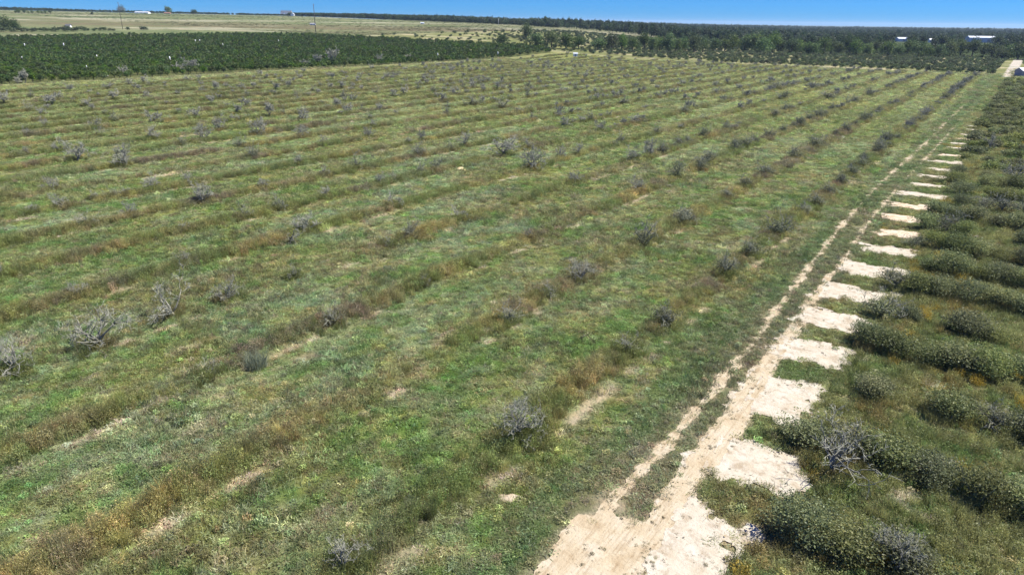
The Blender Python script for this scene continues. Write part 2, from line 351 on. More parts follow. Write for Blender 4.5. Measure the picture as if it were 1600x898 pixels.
def ground_mat():
    m, nt, out = mat_new('grass and soil'); L = nt.links.new
    at_ = nd(nt, 'ShaderNodeAttribute', attribute_name='col')
    geo = nd(nt, 'ShaderNodeNewGeometry')
    n1 = nd(nt, 'ShaderNodeTexNoise'); n1.inputs['Scale'].default_value = 5.5; n1.inputs['Detail'].default_value = 6; n1.inputs['Roughness'].default_value = 0.75
    n2 = nd(nt, 'ShaderNodeTexNoise'); n2.inputs['Scale'].default_value = 0.9; n2.inputs['Detail'].default_value = 5; n2.inputs['Roughness'].default_value = 0.7
    L(geo.outputs['Position'], n1.inputs['Vector']); L(geo.outputs['Position'], n2.inputs['Vector'])
    c1 = ramp(nt, [(0.28, (0.55, 0.56, 0.55)), (0.5, (1, 1, 1)), (0.74, (1.5, 1.38, 1.35))], n1.outputs[0])
    c2 = ramp(nt, [(0.3, (0.74, 0.82, 0.70)), (0.5, (1, 1, 1)), (0.7, (1.28, 1.14, 1.12))], n2.outputs[0])
    a = nd(nt, 'ShaderNodeMixRGB', blend_type='MULTIPLY'); a.inputs[0].default_value = 1; L(at_.outputs['Color'], a.inputs[1]); L(c1, a.inputs[2])
    b = nd(nt, 'ShaderNodeMixRGB', blend_type='MULTIPLY'); b.inputs[0].default_value = 1; L(a.outputs[0], b.inputs[1]); L(c2, b.inputs[2])
    n4 = nd(nt, 'ShaderNodeTexNoise'); n4.inputs['Scale'].default_value = 0.07; n4.inputs['Detail'].default_value = 5; n4.inputs['Roughness'].default_value = 0.7; L(geo.outputs['Position'], n4.inputs['Vector'])
    c4 = ramp(nt, [(0.34, (0.70, 0.80, 0.72)), (0.5, (1, 1, 1)), (0.66, (1.22, 1.14, 1.14))], n4.outputs[0])
    b4 = nd(nt, 'ShaderNodeMixRGB', blend_type='MULTIPLY'); b4.inputs[0].default_value = 1; L(b.outputs[0], b4.inputs[1]); L(c4, b4.inputs[2]); b = b4
    p = nd(nt, 'ShaderNodeBsdfDiffuse'); L(b.outputs[0], p.inputs[0])
    bp = nd(nt, 'ShaderNodeBump'); bp.inputs['Strength'].default_value = 0.7; bp.inputs['Distance'].default_value = 0.25
    L(n1.outputs[0], bp.inputs['Height']); L(bp.outputs[0], p.inputs['Normal'])
    L(p.outputs[0], out.inputs[0]); return m
M_GROUND = ground_mat()
gme = mesh_np('ground', np.stack([gx, gy, gz], 1), [gF], [M_GROUND], smooth=True)
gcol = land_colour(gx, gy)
k_ = (gx > -16) & (gx < -3) & (gy > 6) & (gy < 270)               # thin sandy turf where sand and grass meet
def sandiness(x, y):
    v = sand_value(x, y, 'track')
    for j in range(len(BEDS)): v = np.maximum(v, np.where(abs(y-BEDS[j]) < 5, sand_value(x, y, j), -9))
    return v
gcol[k_] = mixc(gcol[k_], (0.37, 0.30, 0.22), sstep(-0.5, 0.1, sandiness(gx[k_], gy[k_]))*0.7)
ca = gme.color_attributes.new('col', 'FLOAT_COLOR', 'POINT')
ca.data.foreach_set('color', np.concatenate([gcol, np.ones((len(gcol), 1))], 1).astype(np.float32).ravel())
tag(obj('ground', gme), 'grassy farmland rising to a low ridge of pale pasture', 'ground', kind='structure')

# ------------------------------------------------------------------ sandy track and sand patches
def sand_mat(name, c1, c2, c3, streak=(1.5, 1.5, 1)):
    m, nt, out = mat_new(name); L = nt.links.new
    geo = nd(nt, 'ShaderNodeNewGeometry')
    n1 = nd(nt, 'ShaderNodeTexNoise'); n1.inputs['Scale'].default_value = 0.8; n1.inputs['Detail'].default_value = 6; n1.inputs['Roughness'].default_value = 0.62
    n2 = nd(nt, 'ShaderNodeTexNoise'); n2.inputs['Scale'].default_value = 7; n2.inputs['Detail'].default_value = 4; n2.inputs['Roughness'].default_value = 0.7
    L(geo.outputs['Position'], n1.inputs['Vector']); L(geo.outputs['Position'], n2.inputs['Vector'])
    a = ramp(nt, [(0.3, c1), (0.5, c2), (0.68, c3)], n1.outputs[0])
    mp = nd(nt, 'ShaderNodeMapping'); mp.inputs['Scale'].default_value = streak; n3 = nd(nt, 'ShaderNodeTexNoise'); n3.inputs['Scale'].default_value = 1; n3.inputs['Detail'].default_value = 4; n3.inputs['Roughness'].default_value = 0.7
    L(geo.outputs['Position'], mp.inputs[0]); L(mp.outputs[0], n3.inputs['Vector']); st_ = ramp(nt, [(0.32, (0.74, 0.68, 0.62)), (0.5, (1, 1, 1)), (0.7, (1.07, 1.06, 1.05))], n3.outputs[0])
    ms = nd(nt, 'ShaderNodeMixRGB', blend_type='MULTIPLY'); ms.inputs[0].default_value = 1; L(a, ms.inputs[1]); L(st_, ms.inputs[2]); a = ms.outputs[0]
    b = ramp(nt, [(0.26, (0.62, 0.55, 0.48)), (0.42, (1, 1, 1)), (0.7, (1.06, 1.05, 1.05))], n2.outputs[0])
    mx = nd(nt, 'ShaderNodeMixRGB', blend_type='MULTIPLY'); mx.inputs[0].default_value = 1; L(a, mx.inputs[1]); L(b, mx.inputs[2])
    p = nd(nt, 'ShaderNodeBsdfDiffuse'); L(mx.outputs[0], p.inputs[0])
    bp = nd(nt, 'ShaderNodeBump'); bp.inputs['Strength'].default_value = 0.5; bp.inputs['Distance'].default_value = 0.12; L(n2.outputs[0], bp.inputs['Height']); L(bp.outputs[0], p.inputs['Normal'])
    L(p.outputs[0], out.inputs[0]); return m
M_TRACK = sand_mat('peach sand', (0.32, 0.25, 0.16), (0.385, 0.322, 0.225), (0.41, 0.36, 0.275), (5, 0.5, 1))
M_SAND = sand_mat('white sand', (0.35, 0.295, 0.215), (0.41, 0.368, 0.295), (0.44, 0.405, 0.34))
M_SAND_PEACH = sand_mat('creamy sand', (0.40, 0.30, 0.20), (0.48, 0.39, 0.29), (0.51, 0.44, 0.35))
def sand_sheet(name, x0, x1, y0, y1, st, part, mat, dz):
    X = np.arange(x0, x1, st); Y = np.arange(y0, y1, st*1.5)
    A, B = np.meshgrid(X, Y); val = sand_value(A, B, part)
    if isinstance(part, int): val = np.minimum(val, 0.3-sand_value(A, B, 'track'))
    v = val > 0; q = v[:-1, :-1] | v[1:, 1:] | v[:-1, 1:] | v[1:, :-1]
    gb, ga = np.gradient(val, st*1.5, st); g2 = ga**2+gb**2+1e-6; mv = np.where(val < 0, -val/g2, 0)
    A = A+np.clip(mv*ga, -st*.95, st*.95); B = B+np.clip(mv*gb, -st*1.4, st*1.4)     # outline follows the true edge
    ii = np.arange(A.size).reshape(A.shape)
    F = np.stack([ii[:-1, :-1][q], ii[:-1, 1:][q], ii[1:, 1:][q], ii[1:, :-1][q]], 1)
    u, inv = np.unique(F, return_inverse=True); F = inv.reshape(F.shape)
    a, b = A.ravel()[u], B.ravel()[u]
    V = np.stack([a, b, terrain(a, b)+dz+0.03*fbm(a/1.5, b/1.5, 5)], 1)
    return mesh_np(name, V, [F], [mat], smooth=True)
tag(obj('sandy_track', sand_sheet('sandy_track', -15, -6.5, 8, 260, 0.14, 'track', M_TRACK, 0.03)), 'two rutted sandy farm track running beside the weedy field', 'track', kind='structure')
for j, yc in enumerate(BEDS):
    tag(obj('sand_patch', sand_sheet('sand_patch', -12.5, -2.5, yc-4.2, yc+4.2, 0.12 if yc < 80 else 0.18, j, M_SAND_PEACH if j in (8, 9, 10, 16, 19) else M_SAND, 0.045)),
        'pale bare sand strip between two bush rows beside the track', 'sand patch', 'sand strips beside the track', 'structure')

# ------------------------------------------------------------------ ground cover sources
SRC = bpy.data.collections.new('plant sources')       # not linked: only copied from
def blades(rng, n, spread, hgt, wid, lean=0.5, seg=2):
    V, F3, F4 = [], [], []
    for i in range(n):
        a = rng.uniform(0, 2*math.pi); r = spread*math.sqrt(rng.uniform()); x, y = r*math.cos(a), r*math.sin(a)
        h = hgt*rng.uniform(0.55, 1.1); t = rng.uniform(0, 2*math.pi); ln = lean*h*rng.uniform(0.2, 1); dx, dy = ln*math.cos(t), ln*math.sin(t)
        s = rng.uniform(0, math.pi); wx, wy = wid*math.cos(s), wid*math.sin(s); b = len(V)
        V += [(x-wx, y-wy, -0.02), (x+wx, y+wy, -0.02), (x+dx*.35+wx*.8, y+dy*.35+wy*.8, h*.6), (x+dx*.35-wx*.8, y+dy*.35-wy*.8, h*.6), (x+dx, y+dy, h)]
        F4.append((b, b+1, b+2, b+3)); F3.append((b+3, b+2, b+4))
    return np.array(V), [np.array(F4), np.array(F3)]
def leaf_quads(rng, C, size, aspect=0.55, up=0.5):
    """one small bent leaf (two triangles) at each centre"""
    n = len(C); C = np.asarray(C)
    d = rng.normal(size=(n, 3)); d /= np.linalg.norm(d, axis=1)[:, None]
    nn = rng.normal(size=(n, 3)); nn[:, 2] += up*2; nn /= np.linalg.norm(nn, axis=1)[:, None]
    d -= nn*(d*nn).sum(1)[:, None]; d /= np.linalg.norm(d, axis=1)[:, None]+1e-9
    w = np.cross(nn, d); s = size*rng.uniform(0.6, 1.35, n)[:, None]
    V = np.stack([C-d*s*.5, C+w*s*aspect*.5, C+d*s*.5, C-w*s*aspect*.5], 1).reshape(-1, 3)
    i = np.arange(n)[:, None]*4
    return V, i+np.array([[0, 1, 2, 3]])
def src_obj(name, V, F, mat, coll):
    o = bpy.data.objects.new(name, mesh_np(name, V, F, [mat])); coll.objects.link(o); return o
def coll_of(name): return bpy.data.collections.new(name)
C_GRASS = coll_of('grass sources'); C_WEED = coll_of('weed sources')
g = np.random.default_rng(3)
for i in range(4):
    V, F = blades(g, 16, 0.32, 0.22, 0.012, 1.8); c = g.normal(size=(34, 3))*[0.22, 0.22, 0.05]; c[:, 2] = abs(c[:, 2])+0.02
    V2, F2 = leaf_quads(g, c, 0.24, 0.13, 0.7); src_obj('a%d' % i, np.concatenate([V, V2]), [F[0], F[1], F2+len(V)], M_GRASS, C_GRASS)
for i in range(2):                                                    # low broad leaves
    c = g.normal(size=(34, 3))*[0.17, 0.17, 0.05]; c[:, 2] = abs(c[:, 2])+0.02; V, F = leaf_quads(g, c, 0.11, 0.6, 0.9); src_obj('b%d' % i, V, [F], M_GRASS, C_GRASS)
for i in range(2):                                                    # rounded leafy forb
    c = []
    for q in range(90):
        a = g.uniform(0, 6.28); rr = 0.24*math.sqrt(g.uniform()); c.append((rr*math.cos(a), rr*math.sin(a), g.uniform(0.05, 0.34)*(1-1.6*rr)))
    V, F = leaf_quads(g, c, 0.085, 0.6, 0.6); src_obj('d%d' % i, V, [F], M_GRASS, C_GRASS)
for i in range(2):                                                    # taller grass with seed heads
    V, F = blades(g, 26, 0.26, 0.42, 0.010, 1.0); src_obj('c%d' % i, V, F, M_GRASS, C_GRASS)
for i in range(3):                                                    # weed: upright stems with small leaves
    V, F = blades(g, 26, 0.34, 0.75, 0.010, 0.45); c = []
    for q in range(150):
        a = g.uniform(0, 6.28); r = 0.46*math.sqrt(g.uniform()); c.append((r*math.cos(a), r*math.sin(a), g.uniform(0.12, 0.82)*(1-0.5*r)))
    V2, F2 = leaf_quads(g, c, 0.085, 0.5, 0.3); src_obj('a%d' % i, np.concatenate([V, V2]), [F[0], F[1], F2+len(V)], M_GRASS, C_WEED)
for i in range(2):                                                    # feathery tall grass clump
    V, F = blades(g, 60, 0.28, 0.85, 0.009, 0.9); src_obj('b%d' % i, V, F, M_GRASS, C_WEED)
for i in range(2):                                                    # dry stalks
    V, F = blades(g, 34, 0.34, 0.7, 0.008, 0.7); src_obj('c%d' % i, V, F, M_GRASS, C_WEED)
NG = {}
def scatter_group(coll):
    if coll.name in NG: return NG[coll.name]
    ng = bpy.data.node_groups.new('cover of '+coll.name, 'GeometryNodeTree'); NG[coll.name] = ng
    ng.interface.new_socket('Geometry', in_out='INPUT', socket_type='NodeSocketGeometry')
    ng.interface.new_socket('Geometry', in_out='OUTPUT', socket_type='NodeSocketGeometry')
    n = ng.nodes; gi_ = n.new('NodeGroupInput'); go = n.new('NodeGroupOutput')
    ci = n.new('GeometryNodeCollectionInfo'); ci.inputs['Collection'].default_value = coll; ci.inputs['Separate Children'].default_value = True; ci.inputs['Reset Children'].default_value = True
    ip = n.new('GeometryNodeInstanceOnPoints'); ip.inputs['Pick Instance'].default_value = True
    def na(name, t):
        a = n.new('GeometryNodeInputNamedAttribute'); a.data_type = t; a.inputs['Name'].default_value = name; return a.outputs['Attribute']
    L = ng.links.new
    L(gi_.outputs[0], ip.inputs['Points']); L(ci.outputs[0], ip.inputs['Instance'])
    L(na('vid', 'INT'), ip.inputs['Instance Index']); L(na('rot', 'FLOAT_VECTOR'), ip.inputs['Rotation']); L(na('scl', 'FLOAT_VECTOR'), ip.inputs['Scale'])
    L(ip.outputs[0], go.inputs[0]); return ng
def scatter(name, P, rot, scl, col, vid, coll, label, cat, group=None):
    me = bpy.data.meshes.new(name); n = len(P)
    me.vertices.add(n); me.vertices.foreach_set('co', np.asarray(P, np.float32).ravel())
    for nm, ty, key, arr in (('rot', 'FLOAT_VECTOR', 'vector', rot), ('scl', 'FLOAT_VECTOR', 'vector', scl), ('vid', 'INT', 'value', vid)):
        a = me.attributes.new(nm, ty, 'POINT'); a.data.foreach_set(key, np.asarray(arr, np.int32 if ty == 'INT' else np.float32).ravel())
    a = me.attributes.new('col', 'FLOAT_COLOR', 'POINT'); a.data.foreach_set('color', np.concatenate([col, np.ones((n, 1))], 1).astype(np.float32).ravel())
    o = obj(name, me); md = o.modifiers.new('cover', 'NODES'); md.node_group = scatter_group(coll)
    return tag(o, label, cat, group, 'stuff')
def in_view(x, y, z, m=110): 
    px, py, zc = project(x, y, z); return (px > -m) & (px < 1600+m) & (py < 960) & (zc > 5)
def rand_land(n, f0, f1, fk, rng, amax=0.85):
    """random land points, density falling off so that their spacing in view stays even beyond fk metres"""
    u = np.linspace(f0, f1, 3000); w = u*np.minimum(1, (fk/u)**2); cdf = np.cumsum(w); cdf /= cdf[-1]
    f = np.interp(rng.uniform(size=n), cdf, u); l = rng.uniform(-amax, amax, n)*f
    x, y = fl_inv(f, l); return x, y, f
def rots(rng, n, tilt=0.12): return np.stack([rng.normal(size=n)*tilt, rng.normal(size=n)*tilt, rng.uniform(0, 6.283, n)], 1)

# ------------------------------------------------------------------ grass of the field, verge and young grove
r = np.random.default_rng(11)
x, y, f = rand_land(430000, 8, 440, 55, r, 1.3)
z = terrain(x, y); ok = in_view(x, y, z) & (y < 425) & (x > -276) & (x < 14)
x, y, z, f = x[ok], y[ok], z[ok], f[ok]
sand = is_sand(x+r.normal(size=len(x))*0.26, y+r.normal(size=len(x))*0.26); x, y, z, f = x[~sand], y[~sand], z[~sand], f[~sand]
kz = np.where((x > -16) & (x < -3) & (y < 270)); thin = np.zeros(len(x)); thin[kz] = sstep(-0.40, 0.05, sandiness(x[kz], y[kz])); kk_ = r.uniform(size=len(x)) > thin*0.6; x, y, z, f = x[kk_], y[kk_], z[kk_], f[kk_]
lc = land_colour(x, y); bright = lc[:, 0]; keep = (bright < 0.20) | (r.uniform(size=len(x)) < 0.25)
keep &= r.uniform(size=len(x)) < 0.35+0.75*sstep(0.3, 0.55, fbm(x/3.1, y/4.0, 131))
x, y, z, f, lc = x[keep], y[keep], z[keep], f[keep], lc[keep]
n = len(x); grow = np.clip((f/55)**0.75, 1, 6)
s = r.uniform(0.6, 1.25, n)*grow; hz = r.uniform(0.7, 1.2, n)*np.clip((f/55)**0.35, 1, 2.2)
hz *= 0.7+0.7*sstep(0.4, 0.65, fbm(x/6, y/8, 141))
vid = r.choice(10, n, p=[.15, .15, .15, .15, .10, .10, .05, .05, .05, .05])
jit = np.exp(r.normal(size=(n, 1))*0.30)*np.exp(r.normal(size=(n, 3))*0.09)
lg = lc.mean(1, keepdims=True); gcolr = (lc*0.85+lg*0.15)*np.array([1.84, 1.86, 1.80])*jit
near_w = sstep(0.62, 0.8, fbm(x/1.2, y/1.2, 151)); gcolr = mixc(gcolr, (0.13, 0.21, 0.065), near_w*0.25)
P = np.stack([x, y, z], 1); SCL = np.stack([s, s, hz], 1); RT = rots(r, n)
fld = x < -14.7; ver = (~fld) & (x < -9.4); gro = (~fld) & (~ver)
for k, nm, lb in ((fld, 'field_grass', 'mixed rough grass and low weeds covering the old grove field'), (ver, 'verge_grass', 'short green grass along and between the sandy ruts'), (gro, 'grove_grass', 'rough olive grass growing among the young bush rows')):
    scatter(nm, P[k], RT[k], SCL[k], gcolr[k], vid[k], C_GRASS, lb, 'grass')

# ------------------------------------------------------------------ tall weeds along each planted row
r = np.random.default_rng(13)
for k in range(NROW):
    xr = ROW0-DROW*k
    yy = np.arange(0, 410, 0.055); yy = yy[r.uniform(size=len(yy)) < np.clip(70/np.maximum(fl(np.full(len(yy), xr), yy)[0], 20), 0.10, 1)]
    xx = xr+r.normal(size=len(yy))*0.62+0.35*(fbm(yy/5, yy*0+k, 301, 2)-0.5)*2; yy = yy+r.normal(size=len(yy))*0.2
    nR = fbm(yy/11, np.full(len(yy), k*3.7), 61, 3); q = r.uniform(size=len(yy)) < 0.16+0.84*sstep(0.29, 0.50, nR)
    q &= in_view(xx, yy, 0.0); xx, yy, nR = xx[q], yy[q], nR[q]
    if len(xx) < 3: continue
    f = fl(xx, yy)[0]; n = len(xx); kk = np.full(n, float(k))
    nS = fbm(yy/4, kk*5.3, 71, 3); c = mixc(np.broadcast_to(np.array([0.200, 0.208, 0.075]), (n, 3)), (0.225, 0.208, 0.10), sstep(0.40, 0.60, nS))
    c = mixc(c, (0.285, 0.25, 0.10), sstep(0.55, 0.72, fbm(yy/5, kk*4.1, 161, 2))*0.85); c = mixc(c, (0.185, 0.158, 0.105), sstep(0.60, 0.74, fbm(yy/6, kk*9.1, 81, 2))*0.85)
    c = mixc(c, (0.145, 0.19, 0.062), sstep(0.52, 0.68, fbm(yy/7, kk*1.7, 171, 2))*0.7)
    c = mixc(c, (0.19, 0.195, 0.085), sstep(80, 280, f)*0.65)
    c = c*np.exp(r.normal(size=(n, 1))*0.28)*np.exp(r.normal(size=(n, 3))*0.08)*1.28
    s = r.uniform(0.6, 1.2, n)*np.clip((f/60)**0.55, 0.95, 2.4); hz = r.uniform(0.6, 1.2, n)*(0.45+1.1*nR)*np.clip((f/80)**0.2, 1, 1.3)
    vid = r.choice(7, n, p=[.2, .2, .2, .11, .11, .09, .09])
    scatter('row_weeds', np.stack([xx, yy, terrain(xx, yy)], 1), rots(r, n), np.stack([s, s, hz], 1), c, vid, C_WEED, f'tall brown and ochre weeds along the {ORD[k]} planting row counted from the sandy track', 'weeds', 'weedy planting rows')

# tall grass and weeds in the young grove, low spits of grass between the sand strips, crumbs of plants on the sand
r = np.random.default_rng(17)
x, y, f = rand_land(110000, 10, 400, 60, r, 1.3); k = (x > -9.6) & (x < 12) & in_view(x, y, 0.0)
x, y, f = x[k], y[k], f[k]; k = ~is_sand(x, y); k &= r.uniform(size=len(x)) < np.where(x < -5.6, 0.5, 1.0)*(0.3+0.9*fbm(x/2, y/2, 181)); x, y, f = x[k], y[k], f[k]; n = len(x)
c = mixc(np.broadcast_to(np.array([0.25, 0.26, 0.105]), (n, 3)), (0.24, 0.20, 0.08), sstep(0.5, 0.68, fbm(x/3, y/3, 191))); c = mixc(c, (0.15, 0.195, 0.07), sstep(0.52, 0.7, fbm(x/4, y/4, 193)))
c = mixc(c, (0.36, 0.27, 0.05), (sstep(0.66, 0.74, fbm(x/2.4, y/2.4, 195))))*np.exp(r.normal(size=(n, 1))*0.25)
s = r.uniform(0.6, 1.2, n)*np.clip((f/60)**0.6, 1, 3); low = np.where(x < -5.6, 0.45, 0.95)
scatter('grove_weeds', np.stack([x, y, terrain(x, y)], 1), rots(r, n), np.stack([s, s, r.uniform(0.5, 1.15, n)*low], 1), c, r.choice(7, n), C_WEED, 'tall olive and yellow weeds filling the young bush rows', 'weeds')
x = r.uniform(-13.5, -5, 14000); y = 15+r.uniform(size=14000)**1.6*110; k = is_sand(x, y) & in_view(x, y, 0.0) & (fbm(x/0.8, y/0.8, 197) > 0.50+0.12*r.uniform(size=len(x))); x, y = x[k], y[k]; n = len(x)
s = 0.07+0.36*r.uniform(size=n)**2.5
scatter('sand_weeds', np.stack([x, y, terrain(x, y)+0.05], 1), rots(r, n, 0.3), np.stack([s, s, s*0.6], 1), np.broadcast_to(np.array([0.14, 0.13, 0.07]), (n, 3))*np.exp(r.normal(size=(n, 1))*0.5), r.choice(10, n), C_GRASS, 'scattered small weeds and dry crumbs on the bare sand', 'weeds')

# ------------------------------------------------------------------ dead trees
def dead_tree(seed, limbs=6, spread=1.0, rt=0.0095, levels=5, sides=3, dens=1.0):
    """skeleton of a dead citrus tree about 3 m across; returns trunk, [limb wood], [limb twigs] as MB"""
    rg = np.random.default_rng(seed); trunk = MB(); woods, twigs = [], []
    th = rg.uniform(0.35, 0.6); lean = rg.normal(size=2)*0.08
    top = np.array([lean[0], lean[1], th]); trunk.tube([(0, 0, -0.15), (lean[0]*.4, lean[1]*.4, th*.5), top], [0.12, 0.095, 0.08], 6)
    def grow(p, d, ln, rad, lev, W, T):
        n = 3 if lev < 3 else 2; pts = [p]; rads = [rad]; q = p.copy(); e = d.copy()
        for i in range(n):
            e = e+rg.normal(size=3)*0.24; e[2] += 0.05; e /= np.linalg.norm(e); q = q+e*ln/n
            if q[2] < 0.05: q[2] = 0.05+0.1*rg.uniform()
            pts.append(q.copy()); rads.append(max(rad*(1-0.62*(i+1)/n), rt*0.55))
        (W if lev < 3 else T).tube(pts, rads, 5 if lev == 1 else (4 if lev == 2 else sides))
        if lev >= levels: return
        m = int(round({1: 4, 2: 4, 3: 3, 4: 3}[lev]*dens*rg.uniform(0.75, 1.3)))
        for i in range(m):
            t = rg.uniform(0.35, 1.0); j = min(int(t*n), n-1); a = pts[j]+(pts[j+1]-pts[j])*(t*n-j)
            b = e*0.55+rg.normal(size=3)*0.62; b[2] += 0.18; b /= np.linalg.norm(b)
            grow(a, b, ln*rg.uniform(0.42, 0.72), max(rads[j]*0.62, rt), lev+1, W, T)
    for i in range(limbs):
        a = 2*math.pi*(i+rg.uniform(-0.35, 0.35))/limbs; el = rg.uniform(0.55, 1.35)
        d = np.array([math.cos(a)*math.cos(el)*spread, math.sin(a)*math.cos(el)*spread, math.sin(el)]); d /= np.linalg.norm(d)
        W, T = MB(), MB(); grow(top-np.array([0, 0, rg.uniform(0, .15)]), d, rg.uniform(0.95, 1.5), rg.uniform(0.045, 0.07), 1, W, T); woods.append(W); twigs.append(T)
    return trunk, woods, twigs
def merged(name, mbs, mats, fmats):
    V, F, I, n = [], [], [], 0
    for mb, mi in zip(mbs, fmats):
        if not mb.V: continue
        v = np.concatenate(mb.V); V.append(v); F += [tuple(i+n for i in f) for f in mb.F]; I += [mi]*len(mb.F); n += len(v)
    me = bpy.data.meshes.new(name); me.from_pydata(np.concatenate(V).tolist(), [], F)
    for m in mats: me.materials.append(m)
    me.polygons.foreach_set('material_index', I); me.update(); return me
def leaf_blob(rg, n, size, R=(1.2, 1.2, 0.75), zc=0.75, clumps=16, shell=0.55, crad=0.5, up=0.35):
    c = []; R = np.array(R)
    k = rg.normal(size=(clumps, 3)); k /= np.linalg.norm(k, axis=1)[:, None]; k *= rg.uniform(0.35, 1.0, (clumps, 1)); k[:, 2] = np.where(k[:, 2] < -0.4, -k[:, 2], k[:, 2])
    cs = rg.uniform(0.6, 1.25, clumps); w = rg.choice(clumps, n, p=cs**2/(cs**2).sum())
    d = rg.normal(size=(n, 3)); d /= np.linalg.norm(d, axis=1)[:, None]; d *= (rg.uniform(size=(n, 1))**shell)*crad*cs[w][:, None]
    P = (k[w]*0.72+d)*R+[0, 0, zc]; P = P[P[:, 2] > 0.04]
    return leaf_quads(rg, P, size, 0.55, up)

DEAD = []                          # detailed: (trunk mesh, [(limb mesh, twig mesh)...])
for sd_ in range(6):
    t, W, T = dead_tree(100+sd_, limbs=5+sd_ % 3, spread=[1.0, 1.3, 0.8, 1.5, 1.1, 0.9][sd_], dens=0.88)
    DEAD.append((t.mesh('dead trunk', [M_BARK_GREY], True), [(w.mesh('limb', [M_BARK_GREY], True), q.mesh('twigs', [M_TWIG]) if q.V else None) for w, q in zip(W, T)]))
DEAD_MID = []                      # same kind, fewer pieces: trunk + one crown
for sd_ in range(7):
    t, W, T = dead_tree(200+sd_, limbs=5+sd_ % 3, spread=[1.0, 1.3, 0.8, 1.5, 1.1, 0.9, 1.2][sd_], rt=0.017, levels=5, dens=0.95)
    DEAD_MID.append((t.mesh('dead trunk', [M_BARK_GREY], True), merged('dead crown', W+T, [M_BARK_GREY, M_TWIG], [0]*len(W)+[1]*len(T))))
DEAD_FAR = []
for sd_ in range(6):
    t, W, T = dead_tree(300+sd_, limbs=5, spread=[1.0, 1.4, 0.8, 1.2, 1.1, 0.9][sd_], rt=0.04, levels=4, dens=1.0)
    DEAD_FAR.append(merged('dead tree', [t]+W+T, [M_BARK_GREY, M_TWIG], [0]*(1+len(W))+[1]*len(T)))
TWIGGY = []                        # grey twig bush half grown over by dusky leaves: stems + foliage
for sd_ in range(5):
    t, W, T = dead_tree(400+sd_, limbs=7, spread=1.2, rt=0.012, levels=5, dens=0.6)
    rg = np.random.default_rng(450+sd_); V, F = leaf_blob(rg, 1500, 0.11, (1.4, 1.4, 0.9), 0.8, 16)
    TWIGGY.append((merged('stems', [t]+W+T, [M_TWIG_DARK, M_TWIG], [0]*(1+len(W))+[1]*len(T)), mesh_np('foliage', V, [F], [M_LEAF_DARK])))

# those that can be told apart in the photograph: where they stand (photo x, y), width there, kind
SEEN = [(38, 592, 72, 'B'), (180, 553, 95, 'B'), (277, 497, 85, 'B'), (361, 474, 46, 'B'), (130, 466, 36, 'B'), (10, 440, 30, 'B'), (350, 594, 36, 'G'), (162, 664, 22, 'G'),
 (533, 512, 52, 'G'), (832, 690, 84, 'B'), (885, 700, 50, 'B'), (540, 893, 85, 'B'), (820, 512, 56, 'G'), (915, 443, 50, 'B'), (1050, 512, 60, 'D'), (985, 553, 46, 'G'), (1146, 432, 46, 'D'),
 (1184, 402, 44, 'D'), (1232, 372, 48, 'D'), (1080, 352, 48, 'D'), (866, 466, 42, 'G'), (1012, 384, 60, 'G'), (829, 374, 22, 'B'), (676, 450, 30, 'G'), (716, 343, 30, 'B'), (903, 288, 24, 'B'), (470, 440, 28, 'G'),
 (645, 372, 44, 'G'), (612, 386, 30, 'G'), (381, 342, 30, 'G'), (437, 328, 38, 'G'), (507, 308, 24, 'B'), (318, 317, 42, 'B'), (140, 353, 36, 'G'), (97, 325, 34, 'B'), (49, 332, 22, 'B'), (75, 297, 28, 'B'), (135, 309, 26, 'G'),
 (162, 306, 22, 'G'), (188, 304, 22, 'G'), (226, 294, 32, 'B'), (293, 287, 24, 'B'), (132, 255, 44, 'B'), (204, 262, 36, 'B'), (292, 362, 26, 'G'), (194, 336, 26, 'B'), (507, 275, 28, 'G'), (552, 264, 36, 'G'), (592, 287, 18, 'B'), (615, 283, 22, 'G'),
 (655, 244, 32, 'G'), (682, 267, 32, 'G'), (790, 242, 58, 'B'), (842, 266, 46, 'B'), (899, 242, 20, 'B'), (966, 224, 24, 'G'), (1014, 244, 26, 'B'), (972, 252, 22, 'B'), (990, 250, 22, 'G'), (1062, 279, 38, 'D'), (1106, 268, 32, 'D'),
 (1268, 338, 34, 'D'), (1288, 325, 34, 'D'), (1304, 308, 34, 'D'), (1322, 290, 30, 'D'), (1338, 275, 26, 'D'), (1165, 292, 28, 'D'), (1140, 310, 26, 'D'), (1195, 275, 30, 'D'), (1245, 250, 30, 'D'), (1272, 232, 34, 'D'), (1325, 208, 24, 'D'), (1355, 192, 26, 'D'),
 (300, 183, 24, 'B'), (228, 190, 34, 'B'), (410, 210, 34, 'B'), (85, 165, 30, 'B'), (475, 188, 24, 'B'), (188, 192, 22, 'G'), (12, 165, 22, 'B'), (60, 180, 18, 'B'), (550, 155, 22, 'G'), (590, 148, 20, 'G'), (680, 145, 20, 'G'), (715, 150, 18, 'B'),
 (745, 165, 34, 'G'), (790, 170, 34, 'G'), (855, 178, 20, 'B'), (925, 190, 22, 'G'), (1200, 140, 36, 'D'), (1260, 140, 30, 'D'), (985, 165, 30, 'G'), (1080, 178, 26, 'G'), (1300, 155, 34, 'D'), (1230, 155, 26, 'D'), (430, 185, 22, 'B'), (370, 190, 16, 'B'), (495, 225, 20, 'B')]
trees = []                         # x, y, size factor, kind
for px, py, w, kd in SEEN:
    X, Y, Z, zc = at(px, py)
    k = round((ROW0-X)/DROW)
    if 0 <= k < NROW: X = X*0.35+(ROW0-DROW*k)*0.65
    trees.append((X, Y, w*zc/FPX/2.9, kd, max(0, min(NROW-1, k))))
r = np.random.default_rng(19)
